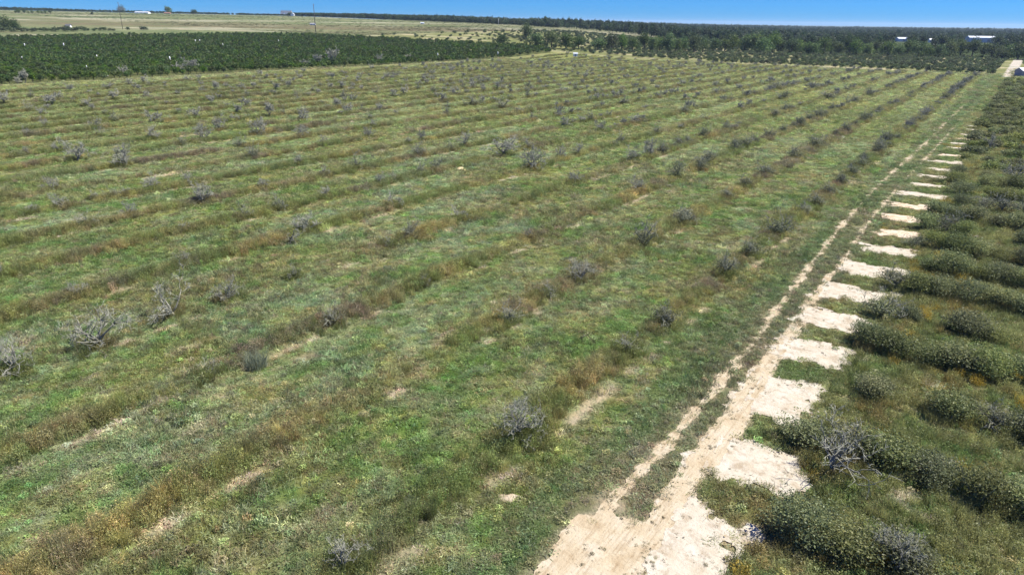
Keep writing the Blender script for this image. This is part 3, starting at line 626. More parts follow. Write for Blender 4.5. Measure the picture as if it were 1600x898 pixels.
for k in range(NROW):
    Y = 10+r.uniform(0, 5)
    while Y < 408:
        X = ROW0-DROW*k+r.normal()*0.35; px, py, zc = project(np.array(X), np.array(Y), np.array(0.))
        p = np.interp(float(zc), [60, 100, 150, 220, 420], [0.0, 0.08, 0.30, 0.50, 0.40])
        if k <= 3 and Y > 95: p = [0.64, 0.5, 0.46, 0.42][k]
        p *= np.interp(k, [0, 4, 12, 24], [1.0, 1.15, 1.0, 0.62])
        p *= 0.35+1.3*float(fbm(np.array(X/30), np.array(Y/30), 211))
        if -20 < px < 1620 and py < 905 and r.uniform() < p and all(math.hypot(X-t[0], Y-t[1]) > 3.2 for t in trees):
            kd = 'D' if (k <= 3 and r.uniform() < 0.8) else ('G' if r.uniform() < 0.42 else 'B')
            trees.append((X, Y, r.uniform(0.55, 1.15)*(1.0 if k > 3 else 1.05), kd, k))
        Y += r.uniform(3.4, 5.4)
trees = [t+(float(fl(t[0], t[1])[0]),) for t in trees]
per_row = {}
for t in sorted(trees, key=lambda t: t[1]): per_row.setdefault(t[4], []).append(t)
trees.sort(key=lambda t: t[5]/t[2])
things, rest = trees[:300], trees[300:]
KIND = {'B': ('dead_tree', 'bare grey dead tree', 'dead tree'), 'G': ('withered_bush', 'grey twiggy withered bush', 'bush'), 'D': ('dusky_bush', 'dark twiggy half leafless bush', 'bush')}
for i, (X, Y, s, kd, k, f) in enumerate(things):
    nm, ph, cat = KIND[kd]; z0 = float(terrain(X, Y))-0.12*s; rz = r.uniform(0, 6.28)
    sv = (s*r.uniform(0.9, 1.1), s*r.uniform(0.9, 1.1), min(s, 1.3)*r.uniform(0.86, 1.12)*(1.0 if f < 100 else 1.15))
    if f < 260:
        lab = f'{ph}, {ORD[per_row[k].index((X, Y, s, kd, k, f))]} along the {ORD[k]} weedy row counted from the sandy track'
    else: lab = f'small {ph} in the farthest part of the weedy field'.replace('farthest', 'distant')
    grp = {'B': 'dead trees in the old grove', 'G': 'withered bushes in the old grove', 'D': 'dusky bushes in the old grove'}[kd]+(', far off' if f >= 260 else '')
    if kd == 'B' and f > 150:
        o = obj(nm, DEAD_FAR[i % 6], None, (X, Y, z0), (0, 0, rz), sv); tag(o, lab, cat, grp); continue
    e = tag(empty(nm, (X, Y, z0), rz, sv), lab, cat, grp)
    if kd == 'B':
        if f < 70:
            t, ls = DEAD[i % 6]; obj('trunk', t, e)
            for w, q in ls:
                lo = obj('limb', w, e)
                if q: obj('twigs', q, lo)['kind'] = 'stuff'
        else:
            t, c = DEAD_MID[i % 7]; obj('trunk', t, e); obj('bare_crown', c, e)
    else:
        st, fo = TWIGGY[i % 5]; obj('stems', st, e)
        if kd == 'D': obj('foliage', fo, e)
        else: obj('foliage', fo, e, (0, 0, -0.05), (0, 0, 1.0), (0.85, 0.85, 0.7))
# weeds crowding round the feet of the dead trees and bushes
rw_ = np.random.default_rng(77); wx, wy, wf = [], [], []
for (X, Y, s, kd, k, f) in trees:
    for q in range(int(np.interp(f, [30, 120, 400], [34, 12, 3]))):
        a_ = rw_.uniform(0, 6.28); d_ = abs(rw_.normal())*0.95*s+0.1; wx.append(X+d_*math.cos(a_)); wy.append(Y+1.25*d_*math.sin(a_)); wf.append(f)
wx, wy, wf = np.array(wx), np.array(wy), np.array(wf); n = len(wx)
c = mixc(np.broadcast_to(np.array([0.17, 0.195, 0.065]), (n, 3)), (0.22, 0.195, 0.085), sstep(0.45, 0.6, fbm(wx/3, wy/3, 501)))*np.exp(rw_.normal(size=(n, 1))*0.28)
s_ = rw_.uniform(0.6, 1.2, n)*np.clip((wf/60)**0.5, 1, 2.4)
scatter('tree_weeds', np.stack([wx, wy, terrain(wx, wy)], 1), rots(rw_, n), np.stack([s_, s_, rw_.uniform(0.6, 1.25, n)], 1), c, rw_.choice(7, n), C_WEED, 'rank green and tan weeds crowding the feet of the dead trees', 'weeds')
C_DEAD = coll_of('dead tree sources')
for i in range(6):
    o = bpy.data.objects.new('d%d' % i, DEAD_FAR[i]); C_DEAD.objects.link(o)
if rest:
    a = np.array([(t[0], t[1]) for t in rest]); n = len(a); s = np.array([t[2] for t in rest])
    scatter('far_dead_trees', np.stack([a[:, 0], a[:, 1], terrain(a[:, 0], a[:, 1])], 1), rots(r, n, 0.05), np.stack([s, s, s], 1), np.ones((n, 3)), r.integers(0, 6, n), C_DEAD, 'many tiny grey dead trees at the back of the field', 'dead trees')

# dead trees standing along the orchard edge
for i, (px, py, w) in enumerate(((640, 94.5, 13), (590, 97.5, 15), (520, 101, 24), (498, 102.5, 22), (475, 105, 15), (300, 112, 22), (281, 113.5, 20), (196, 119.5, 20), (40, 130, 20), (28, 131, 14))):
    X, Y, Z, zc = at(px, py); s_ = w*zc/FPX/2.7; c_ = obj('dead_tree', DEAD_FAR[i % 6], None, (X, Y, Z), (0, 0, i*1.9), (s_, s_, s_*1.05)); tag(c_, f'grey dead tree at the dense orchard edge, {ORD[i]} from the pump house corner', 'dead tree', 'dead trees at the orchard edge')
# fallen dead tree lying in its row
X, Y, Z, zc = at(462, 378); e = tag(empty('fallen_tree', (X, Y, Z+0.25), 0.5, 1.0), 'fallen grey dead tree lying on its side beside brown weeds', 'dead tree')
t, ls = DEAD[3]
obj('trunk', t, e, (-.5, 0, 0.15), (1.35, 0.2, 1.2))
for i, (w, q) in enumerate(ls):
    lo = obj('limb', w, e, (-.5, 0, 0.15), (1.15, 0.2, 1.2), (1, 1, 0.8))
    if q: obj('twigs', q, lo)['kind'] = 'stuff'
# feathery grey green clump
V, F = blades(np.random.default_rng(5), 420, 0.75, 1.15, 0.012, 0.8)
M_CLUMP = leaf_mat('grey green feather grass', [(0, (0.15, 0.18, 0.11)), (0.7, (0.21, 0.24, 0.16)), (1, (0.3, 0.31, 0.22))], 0.35, 0.1)
X, Y, Z, zc = at(400, 573); tag(obj('grass_clump', mesh_np('grass_clump', V, F, [M_CLUMP]), None, (X, Y, Z)), 'feathery pale grey green grass clump between two weedy rows', 'grass clump')
# small mound of yellow sand
mb = MB(); N = 14
P0 = [(0, 0, 0.42)]; Fm = []
for j, (rr, hh) in enumerate(((0.28, 0.36), (0.55, 0.2), (0.85, 0.05), (1.0, -0.1))):
    for q in range(N):
        a = 2*math.pi*q/N; u = rr*(1+0.25*math.sin(a*3+j)+0.12*math.cos(a*5)); P0.append((u*math.cos(a)*1.2, u*math.sin(a), hh*(1+0.2*math.sin(a*2))))
for q in range(N): Fm.append((0, 1+q, 1+(q+1) % N))
for j in range(3):
    for q in range(N): Fm.append((1+j*N+q, 1+(j+1)*N+q, 1+(j+1)*N+(q+1) % N, 1+j*N+(q+1) % N))
mb.add(P0, Fm); M_MOUND = sand_mat('yellow sand', (0.50, 0.40, 0.21), (0.56, 0.46, 0.26), (0.6, 0.5, 0.31))
me_mound = mb.mesh('sand_mound', [M_MOUND], True)
X, Y, Z, zc = at(720, 266); tag(obj('sand_mound', me_mound, None, (X, Y, Z+0.1), None, (0.8, 0.8, 0.95)), 'small heap of pale yellow sand beside a weedy row', 'sand heap')
me2 = me_mound.copy(); me2.materials.clear(); me2.materials.append(M_TRACK)
X, Y, Z, zc = at(796, 778); tag(obj('sand_mound', me2, None, (X, Y, Z-0.02), (0, 0, 0.6), (0.75, 0.5, 0.5)), 'low orange sand heap in the grass between field and track', 'sand heap')

# ------------------------------------------------------------------ leafy bushes of the young grove
BUSH = []
for sd_ in range(6):
    rg = np.random.default_rng(500+sd_); V, F = leaf_blob(rg, 4600, 0.105, (1.5, 1.5, 1.0), 0.9, 26, 0.5, 0.5)
    st = MB()
    for q in range(7):
        a = rg.uniform(0, 6.28); st.tube([(0.1*math.cos(a), 0.1*math.sin(a), -0.1), (0.45*math.cos(a), 0.45*math.sin(a), 0.6), (1.0*math.cos(a), 1.0*math.sin(a), rg.uniform(0.9, 1.7))], [0.045, 0.03, 0.01], 4)
    BUSH.append((mesh_np('foliage', V, [F], [M_LEAF_BUSH]), st.mesh('stems', [M_TWIG_DARK])))
BUSH_FAR = []
for sd_ in range(4):
    rg = np.random.default_rng(520+sd_); V, F = leaf_blob(rg, 800, 0.22, (1.35, 1.35, 0.85), 0.85, 16, 0.5, 0.5); BUSH_FAR.append(mesh_np('bush', V, [F], [M_LEAF_BUSH]))
r = np.random.default_rng(23); nb = 0; row_y = []
yv = 21.0; ROWS_G = [20.6, 28.6]+[(BEDS[j]+BEDS[j+1])/2 for j in range(1, len(BEDS)-1)]
while ROWS_G[-1] < 380: ROWS_G.append(ROWS_G[-1]+7.5)
for jr, yr in enumerate(ROWS_G):
    X = -5.2+r.uniform(-0.5, 0.5); c = 0
    while X < (6.4 if yr < 130 else 4.6):
        yj = yr+r.normal()*0.35; px, py, zc = project(np.array(X), np.array(yj), np.array(0.8))
        if px < 1660 and py < 980 and nb < 300 and r.uniform() < 0.84:
            s = r.uniform(0.78, 1.25)*(1.1 if yr > 75 else 1.0); z0 = float(terrain(X, yj))
            if yr < 130: lab = f'leafy green bush, {ORD[c]} from the sand in the {ORD[jr]} bush row from the near end'
            elif yr < 215: lab = f'small leafy bush, {ORD[c]} from the sand in the {ORD[jr]} bush row from the near end'
            else: lab = 'tiny leafy green bush in the far part of the young grove'
            g_ = 'leafy bushes in the young grove' if yr < 215 else 'far leafy bushes in the young grove'
            sv = (s*r.uniform(0.95, 1.3), s, s*r.uniform(0.72, 1.05)); rz = r.uniform(-0.4, 0.4)+math.pi*r.integers(0, 2)
            grey_ = yr < 130 and r.uniform() < 0.17
            if grey_: lab, g_ = lab.replace('leafy green bush', 'grey twiggy bush'), 'grey bushes in the young grove'
            if yr < 130:
                e = tag(empty('leafy_bush', (X, yj, z0), rz, sv), lab, 'bush', g_); fo, st = TWIGGY[r.integers(0, 5)][::-1] if grey_ else BUSH[r.integers(0, 6)]; obj('foliage', fo, e); obj('stems', st, e)
            else: tag(obj('leafy_bush', BUSH_FAR[r.integers(0, 4)], None, (X, yj, z0), (0, 0, rz), sv), lab, 'bush', g_)
            c += 1; nb += 1
        X += r.uniform(1.6, 2.3)
t_, W_, T_ = dead_tree(778, limbs=7, spread=0.75, rt=0.012, levels=4, dens=0.75)
DEAD.append((t_.mesh('dead trunk', [M_BARK_GREY], True), [(w.mesh('limb', [M_BARK_GREY], True), q.mesh('twigs', [M_TWIG]) if q.V else None) for w, q in zip(W_, T_)]))
# dead trees standing in the young grove
for (px, py, w, vi, lb) in ((1302, 742, 120, 6, 'large forked grey dead tree beside a white sand strip in the young grove'), (1588, 285, 50, 1, 'pale grey dead tree standing among dark bushes in the young grove'), (1405, 893, 95, 4, 'grey dead treetop among the nearest green bushes'), (1545, 235, 34, 0, 'small grey dead tree beside the sand strips')):
    X, Y, Z, zc = at(px, py); s = w*zc/FPX/2.9; e = tag(empty('dead_tree', (X, Y, Z), vi*1.3, (s, s, s*0.95)), lb, 'dead tree'); t, ls = DEAD[vi]; obj('trunk', t, e)
    for w_, q in ls:
        lo = obj('limb', w_, e)
        if q: obj('twigs', q, lo)['kind'] = 'stuff'

# ------------------------------------------------------------------ dense citrus orchard beyond the field
r = np.random.default_rng(29)
CIT = []
for sd_ in range(6):
    rg = np.random.default_rng(600+sd_); V, F = leaf_blob(rg, 520, 0.36, (1.5, 1.5, 1.25), 1.45, 16, 0.45, 0.5)
    tb = MB(); tb.tube([(0, 0, -0.2), (0.02, 0, 0.5), (0.05, 0.03, 1.3)], [0.12, 0.1, 0.06], 5); CIT.append((mesh_np('crown', V, [F], [M_LEAF_CITRUS]), tb.mesh('trunk', [M_BARK])))
C_CIT = coll_of('citrus sources')
for i in range(6):
    rg = np.random.default_rng(620+i); V, F = leaf_blob(rg, 240, 0.55, (1.6, 1.6, 1.3), 1.4, 14, 0.4, 0.5); src_obj('t%d' % i, V, [F], M_LEAF_CITRUS, C_CIT)
tx, ty = np.meshgrid(np.arange(-265, -1050, -5.6), np.arange(0, 1000, 3.1)); tx = tx.ravel()+r.normal(size=tx.size)*0.35; ty = ty.ravel()+r.normal(size=ty.size)*0.35
k = in_poly(tx, ty, O_POLY); tx, ty = tx[k], ty[k]; tz = terrain(tx, ty); k = in_view(tx, ty, tz, 60) & (r.uniform(size=len(tx)) < 0.90); tx, ty, tz = tx[k], ty[k], tz[k]
f = fl(tx, ty)[0]; px, py, zc = project(tx, ty, tz+1.5); inside = (px > -5) & (px < 1605)
order = np.argsort(np.where(inside, f-40*(tx > -285+0.0487*ty), 1e6)); tx, ty, tz, f = tx[order], ty[order], tz[order], f[order]
for i in range(300):
    s = r.uniform(0.85, 1.2); sv = (s, s, s*r.uniform(0.85, 1.15)); rz = r.uniform(0, 6.28); lab = 'round dark green citrus tree along the near side of the dense orchard'
    cr, tk = CIT[i % 6]; e = tag(empty('citrus_tree', (tx[i], ty[i], tz[i]), rz, sv), lab, 'citrus tree', 'citrus trees of the dense orchard'); obj('crown', cr, e); obj('trunk', tk, e)
n = len(tx)-300; s = r.uniform(0.85, 1.2, n)
scatter('citrus_orchard', np.stack([tx[300:], ty[300:], tz[300:]], 1), rots(r, n, 0.03), np.stack([s, s, s*r.uniform(0.85, 1.15, n)], 1), np.ones((n, 3)), r.integers(0, 6, n), C_CIT, 'dense block of dark green citrus trees receding from the field', 'orchard')

# ------------------------------------------------------------------ scrubby strip, tree belt, forest
SCR = []
for sd_ in range(5):
    rg = np.random.default_rng(640+sd_); V, F = leaf_blob(rg, 300, 0.42, (1.5, 1.5, 1.0), 1.05, 10, 0.5, 0.55); SCR.append(mesh_np('scrub', V, [F], [M_LEAF_SCRUB]))
C_SCR = coll_of('scrub sources')
for i, m_ in enumerate(SCR): C_SCR.objects.link(bpy.data.objects.new('s%d' % i, m_))
tx, ty = np.meshgrid(np.arange(-9, -520, -4.6), np.arange(424, 790, 4.2)); tx = tx.ravel()+r.normal(size=tx.size)*0.9; ty = ty.ravel()+r.normal(size=ty.size)*0.9
k = in_poly(tx, ty, S_POLY) & (tx < -12); tx, ty = tx[k], ty[k]; tz = terrain(tx, ty); px, py, zc = project(tx, ty, tz)
p = np.interp(px, [560, 760, 860, 1000, 1600], [0.04, 0.12, 0.45, 0.7, 0.85])*(0.45+0.9*fbm(tx/22, ty/9, 221)); k = (r.uniform(size=len(tx)) < p) & in_view(tx, ty, tz, 20); tx, ty, tz = tx[k], ty[k], tz[k]
o_ = np.argsort(fl(tx, ty)[0]); tx, ty, tz = tx[o_], ty[o_], tz[o_]
for i in range(min(300, len(tx))):
    s = r.uniform(0.7, 1.3); tag(obj('scrub_bush', SCR[i % 5], None, (tx[i], ty[i], tz[i]), (0, 0, r.uniform(0, 6.28)), (s*1.1, s*1.1, s)), 'dark shaggy bush in the overgrown strip behind the field', 'bush', 'bushes of the overgrown strip')
if len(tx) > 300:
    n = len(tx)-300; s = r.uniform(0.7, 1.3, n); scatter('scrub', np.stack([tx[300:], ty[300:], tz[300:]], 1), rots(r, n, 0.04), np.stack([s*1.1, s*1.1, s*0.9], 1), np.ones((n, 3)), r.integers(0, 5, n), C_SCR, 'patchy dark scrub covering the overgrown strip before the tree belt', 'scrub')

OAK = []
for sd_ in range(7):
    rg = np.random.default_rng(660+sd_); V, F = leaf_blob(rg, 1900, 0.62, (4.9, 4.9, 5.3), 4.0, 30, 0.4, 0.42)
    tb = MB(); tb.tube([(0, 0, -0.6), (0.1, 0, 1.5), (0.2, 0.1, 3.2), (0.1, 0.2, 6)], [0.42, 0.34, 0.26, 0.12], 7)
    for q in range(5):
        a = rg.uniform(0, 6.28); tb.tube([(0.1, 0, 2.2+0.3*q), (1.5*math.cos(a), 1.5*math.sin(a), 4.2+.3*q), (3.0*math.cos(a), 3.0*math.sin(a), 5.6+.4*q)], [0.2, 0.13, 0.05], 5)
    OAK.append((mesh_np('crown', V, [F], [M_LEAF_OAK]), tb.mesh('trunk', [M_BARK], True)))
C_FOR = coll_of('forest sources')
for i in range(4):
    rg = np.random.default_rng(680+i); V, F = leaf_blob(rg, 460, 1.0, (4.2, 4.2, 5.2), 4.4, 20, 0.4, 0.42); src_obj('f%d' % i, V, [F], M_LEAF_PINE, C_FOR)
for i in range(3):                                                    # tall narrow pines
    rg = np.random.default_rng(690+i); V, F = leaf_blob(rg, 360, 0.95, (2.6, 2.6, 5.6), 7.2, 16, 0.4, 0.45); tb = MB(); tb.tube([(0, 0, -.5), (0.1, 0, 6), (0.1, 0.1, 12)], [0.25, 0.2, 0.07], 5)
    tv = np.concatenate(tb.V); src_obj('p%d' % i, np.concatenate([V, tv]), [F]+[np.array([[j+len(V) for j in q]]) for q in tb.F], M_LEAF_PINE, C_FOR)
def broad_tree(X, Y, s, lab, group=None, i=0, sh=1.0, sink=0.0):
    z0 = float(terrain(X, Y))-sink*s; e = tag(empty('broadleaf_tree', (X, Y, z0), i*1.7, (s, s, s*sh)), lab, 'tree', group); c, t = OAK[i % 7]; obj('crown', c, e); obj('trunk', t, e); return e
def by_px(px, py, w): X, Y, Z, zc = at(px, py); return X, Y, w*zc/FPX/9.2
belt = [(786, 70, 26, 0.7, 'low round green tree standing alone where the pasture meets the tree belt'), (822, 62, 24, 1.1, 'dark tall tree rising behind the low trees at the pasture edge'), (838, 74, 30, 0.75, 'dark spreading tree in front of the tall tree at the pasture edge'), (862, 74, 30, 0.85, 'bushy green tree beside the dark spreading tree at the pasture edge'),
        (884, 77, 30, 0.9, 'rounded green tree at the start of the tree belt'), (904, 77, 24, 0.8, 'yellow green tree beside the rounded tree of the belt'), (934, 78, 28, 0.7, 'low tree filling the gap in the belt under the pasture')]
for i, (px, py, w, sh, lb) in enumerate(belt):
    X, Y, s = by_px(px, py, w); broad_tree(X, Y, s, lb, None, i, sh)
px = 955
i = 7
while px < 1640:
    py = 78+(px-955)*0.0235+r.uniform(-2.0, 1.5); X, Y, Z, zc = at(px, py)
    s = r.uniform(1.1, 1.6); broad_tree(X, Y, s, f'broad green tree, {ORD[i-7]} along the tree belt counted from the pasture end', 'trees of the belt', i, r.uniform(0.8, 1.15)); px += r.uniform(11, 19); i += 1
# buildings stand clear among the trees: keep the sight line open
BIG = (1526, 1000.0); SMALL = (1405, 1000.0)
def spot(px, depth):               # land point in the direction of photo column px, at a depth
    a = (px-800)/FPX; f = (depth-EYE_H*math.sin(PITCH))/math.cos(PITCH); l = a*depth
    x_, y_ = fl_inv(f, l); return float(x_), float(y_), float(terrain(x_, y_))
n = 15000; a = r.uniform(0.02, 0.80, n); f = 560+r.uniform(size=n)**1.5*3200; f = np.maximum(f, 560+0*a); x, y = fl_inv(f, a*f); z = terrain(x, y); px, py, zc = project(x, y, z)
edge = np.interp(px, [800, 880, 960, 1040, 1100, 1250, 1600], [1000, 950, 900, 760, 640, 610, 600])      # where the forest begins
k = (f > edge) & (px > 770) & (px < 1680) & ~in_poly(x, y, S_POLY)
k &= ~((abs(px-1526) < 27) & (zc < 1035)) & ~((abs(px-1405) < 15) & (zc < 1030)) & ~((abs(px-1449) < 8) & (zc < 990))
k2 = k; nn = int(k2.sum()); s = r.uniform(0.8, 1.3, nn)*np.interp(f[k2], [600, 3500], [0.92, 1.15])
vid = np.where(r.uniform(size=nn) < 0.62, r.integers(0, 4, nn), r.integers(4, 7, nn))
scatter('forest', np.stack([x[k2], y[k2], z[k2]], 1), rots(r, nn, 0.03), np.stack([s*1.1, s*1.1, s], 1), np.ones((nn, 3)), vid, C_FOR, 'wide dark forest reaching from the tree belt to the horizon', 'forest')
# wood along the far side of the pasture and thin tree line on the ridge
def tall(P_):                       # the wood dwindles towards the farms on the ridge
    f_, l_ = fl(P_[:, 0], P_[:, 1]); return np.interp(l_/f_, [-0.80, -0.66, -0.6, -0.31, -0.22, -0.1], [1.25, 1.1, 0.85, 0.6, 0.85, 1.0])
def wood(name, pts, lab, smin=0.6, smax=1.0, cat='wood'):
    P_ = np.array(pts); m_ = len(P_); s_ = r.uniform(smin, smax, m_); scatter(name, np.stack([P_[:, 0], P_[:, 1], terrain(P_[:, 0], P_[:, 1])], 1), rots(r, m_, 0.03), np.stack([s_*1.25, s_*1.25, s_*tall(P_)], 1), np.ones((m_, 3)), r.integers(0, 4, m_), C_FOR, lab, cat)
pts = []
for q in range(2600):
    a_ = r.uniform(-0.31, 0.06); R_ = np.interp(a_, A_K, R_V); w_ = np.interp(a_, [-0.31, -0.2, 0.06], [60, 250, 600]); f_ = R_-np.interp(a_, [-0.31, -0.1, 0.06], [45, 40, -30])+r.uniform(0, w_); pts.append(fl_inv(f_, a_*f_))
wood('wood', pts, 'long dark wood along the far edge of the pale pasture', 0.75, 1.15)
pts = []
for q in range(1500):
    a_ = r.uniform(-0.8, -0.29)
    if fbm(np.array(a_*40), np.array(3.), 5) < 0.30 and a_ > -0.62: continue
    f_ = 1460+r.uniform(0, 90); pts.append(fl_inv(f_, a_*f_))
wood('ridge_trees', pts, 'thin line of low trees along the ridge under the sky', 0.32, 0.68, 'tree line')

# rough tall grass of the pastures
m_ = 26000; f_ = 440+r.uniform(size=m_)**1.3*1050; a_ = r.uniform(-0.82, 0.16, m_); x, y = fl_inv(f_, a_*f_); k = ~in_poly(x, y, O_POLY) & ~in_poly(x, y, S_POLY) & (y > 430) & in_view(x, y, terrain(x, y), 20) & (f_ < np.interp(a_, A_K, R_V)-60)
k &= r.uniform(size=m_) < 0.15+0.95*sstep(0.42, 0.62, fbm(f_/70, a_*f_/260, 401, 4)); x, y, f_ = x[k], y[k], f_[k]; m_ = len(x); c = land_colour(x, y)*1.15*np.array([0.92, 1.0, 0.95])*np.exp(r.normal(size=(m_, 1))*0.28); s_ = r.uniform(3.0, 7.0, m_)
scatter('pasture_grass', np.stack([x, y, terrain(x, y)], 1), rots(r, m_, 0.05), np.stack([s_, s_, r.uniform(0.5, 1.2, m_)], 1), c, r.choice(7, m_), C_WEED, 'tall rough grass in streaks over the pale pasture', 'grass')

# single trees and shrub rows of the pastures
def far_tree(px, py, w, sh, lb, i, sink=0.8):
    X, Y, s = by_px(px, py, w); broad_tree(X, Y, s, lb, None, i, sh, sink)
far_tree(22, 45, 24, 0.85, 'big dark rounded tree at the pasture edge behind the orchard', 1, 1.6); far_tree(10, 45.5, 30, 0.82, 'broad dark tree between two others at the pasture edge behind the orchard', 3, 1.6); far_tree(-4, 46, 30, 0.82, 'dark tree at the outer end of the big clump at the pasture edge', 2, 1.6)
far_tree(191, 20, 17, 0.95, 'domed dark tree on the ridge next to the long white barn', 3); far_tree(263, 21.5, 15, 0.9, 'domed dark tree on the ridge behind the small red roofed farm', 4); far_tree(304, 22.5, 11, 0.75, 'small dark tree on the ridge between two farms', 5); far_tree(144, 23.5, 5, 1.2, 'tiny lone tree in the high pasture', 6)
for px in list(range(24, 86, 7)): 
    X, Y, s = by_px(px+r.uniform(-2, 2), 20.5+0.02*px, r.uniform(4, 8)); broad_tree(X, Y, s, f'small dark tree, {ORD[(px-24)//7]} in the row below the ridge', 'tree row below the ridge', px, 0.8)
for px in range(2, 232, 6):
    if px > 120 and r.uniform() < 0.3: continue
    X, Y, s = by_px(px+r.uniform(-2, 2), 50.5-0.012*px+r.uniform(-1, 0.6), r.uniform(6, 10)*(1 if px < 130 else 0.8)); tag(obj('shrub', SCR[px % 5], None, (X, Y, float(terrain(X, Y))-0.2), (0, 0, px*1.3), (s*4.2, s*4.2, s*3.6)), 'dark shrub in the hedge line between orchard and pasture', 'shrub', 'shrubs of the pasture hedge line')
for q in range(34):                                                   # scattered bushes in the pale strip
    px = r.uniform(560, 860); py = np.interp(px, [560, 860], [57, 78])+r.uniform(-2, 4); X, Y, s = by_px(px, py, r.uniform(5, 10)); tag(obj('shrub', SCR[q % 5], None, (X, Y, float(terrain(X, Y))), (0, 0, q), (s*3, s*3, s*2.4)), 'lone dark shrub in the pale grass strip above the orchard', 'shrub', 'lone shrubs of the pale grass strip')

# ------------------------------------------------------------------ buildings
def roof_prism(w, d, h0, rise, ov=0.4, th=0.18):
    m = MB(); W, D = w/2+ov, d/2+ov
    for s in (-1, 1):
        V = [(-W, s*D, h0-0.1), (W, s*D, h0-0.1), (W, 0, h0+rise), (-W, 0, h0+rise)]; V += [(x_, y_, z_+th) for x_, y_, z_ in V]
        m.add(V, [(0, 1, 2, 3), (4, 7, 6, 5), (0, 4, 5, 1), (1, 5, 6, 2), (2, 6, 7, 3), (3, 7, 4, 0)])
    return m
def wall_prism(w, d, h0, rise):
    m = MB(); W, D = w/2, d/2
    V = [(-W, -D, -0.5), (W, -D, -0.5), (W, D, -0.5), (-W, D, -0.5), (-W, -D, h0), (W, -D, h0), (W, D, h0), (-W, D, h0), (-W, 0, h0+rise-0.05), (W, 0, h0+rise-0.05)]
    m.add(V, [(0, 1, 5, 4), (2, 3, 7, 6), (1, 2, 6, 9, 5), (3, 0, 4, 8, 7), (4, 5, 9, 8), (6, 7, 8, 9)]); return m
def house(name, lab, cat, loc, rz, w, d, h0, rise, mw, mr, wins=(), doors=(), gables=()):
    e = tag(empty(name, loc, rz), lab, cat); obj('wall', wall_prism(w, d, h0, rise).mesh('wall', [mw]), e); obj('roof', roof_prism(w, d, h0, rise).mesh('roof', [mr]), e)
    for (x_, z_, ww, hh) in wins:
        m = MB(); m.box(x_-ww/2, x_+ww/2, -d/2-0.08, -d/2+0.05, z_, z_+hh); wo_ = obj('window', m.mesh('window', [M_WINDOW]), e)
        m = MB(); m.box(x_-ww/2-.12, x_+ww/2+.12, -d/2-0.14, -d/2-0.005, z_-.14, z_-.02); obj('sill', m.mesh('sill', [M_WHITE]), wo_)
    for (x_, ww, hh) in doors:
        m = MB(); m.box(x_-ww/2, x_+ww/2, -d/2-0.10, -d/2+0.05, -0.3, hh); obj('door', m.mesh('door', [M_ROOF_GREY]), e)
    for (x_, ww) in gables:
        g_ = MB(); zz = h0-0.1; gr_ = ww*0.75
        V = [(x_-ww/2, -d/2-.5, zz), (x_+ww/2, -d/2-.5, zz), (x_, -d/2-.5, zz+gr_), (x_-ww/2, 0, zz), (x_+ww/2, 0, zz), (x_, 0, zz+gr_)]
        g_.add(V, [(0, 1, 2), (0, 2, 5, 3), (1, 4, 5, 2), (3, 5, 4)]); gm = g_.mesh('gable', [mw]); gm.materials.append(mr)
        gm.polygons[1].material_index = 1; gm.polygons[2].material_index = 1; obj('gable', gm, e)
    return e
FACE = YAW                          # facing the viewpoint
def site(px, py, depth=None):
    return at(px, py) if depth is None else spot(px, depth)+(depth,)
X, Y, Z, zc = site(223, 21.5); k = zc/FPX
house('barn', 'long low white barn on the ridge beside the domed tree', 'barn', (X, Y, Z), FACE, 21*k, 9*k, 1.5*k, 1.3*k, M_WHITE, M_METAL_WHITE, [(-6*k, .5*k, 1.2*k, .7*k), (0, .5*k, 1.2*k, .7*k)], [(6*k, 2*k, 1.2*k)])
X, Y, Z, zc = site(262, 22); k = zc/FPX
house('farmhouse', 'low reddish farmhouse in front of a domed tree on the ridge', 'house', (X, Y, Z), FACE, 9*k, 5*k, 1.1*k, 1.0*k, M_ROOF_RED, M_ROOF_RED, [(-2*k, .4*k, 1*k, .6*k)], [(1.5*k, .8*k, 1*k)])
X, Y, Z, zc = site(273, 21.6); k = zc/FPX
house('shed', 'tiny white shed next to the reddish farmhouse', 'shed', (X, Y, Z), FACE, 3.2*k, 3*k, 1.2*k, .8*k, M_WHITE, M_METAL_WHITE, (), [(0, 1*k, .9*k)])
X, Y, Z, zc = site(342, 22); k = zc/FPX
e = house('house', 'white ridge house with dark roof left of the lone white shed'.replace('left of', 'before'), 'house', (X, Y, Z), FACE, 8*k, 5*k, 1.6*k, 2.2*k, M_WHITE, M_ROOF_DARK, [(-2*k, .5*k, 1*k, .8*k), (1*k, .5*k, 1*k, .8*k)], [(3*k, .8*k, 1.2*k)], [(-2.3*k, 2.6*k)])
X, Y, Z, zc = site(420, 23.8); k = zc/FPX
house('shed', 'small white shed on the ridge before the two gabled house', 'shed', (X, Y, Z), FACE, 5.5*k, 3*k, 1.3*k, .8*k, M_WHITE, M_METAL_WHITE, (), [(1*k, 1*k, 1*k)])
X, Y, Z, zc = site(448, 25); k = zc/FPX
house('house', 'large white house on the ridge with twin gables and grey roof', 'house', (X, Y, Z), FACE, 17*k, 9*k, 3.8*k, 6.4*k, M_WHITE, M_ROOF_DARK, [(-5*k, .8*k, 1.2*k, 1.5*k), (-1.5*k, .8*k, 1.2*k, 1.5*k), (2*k, .8*k, 1.2*k, 1.5*k)], [(5*k, 1.2*k, 2.2*k)], [(-2.4*k, 4.4*k), (2.6*k, 4.4*k)])
X, Y, Z, zc = site(457.5, 25.5); k = zc/FPX
house('garage', 'bright white garage wing beside the twin gabled house', 'garage', (X, Y, Z), FACE+1.57, 5*k, 5*k, 2.6*k, 1.8*k, M_WHITE, M_METAL_WHITE, (), [(0, 2.4*k, 1.8*k)])
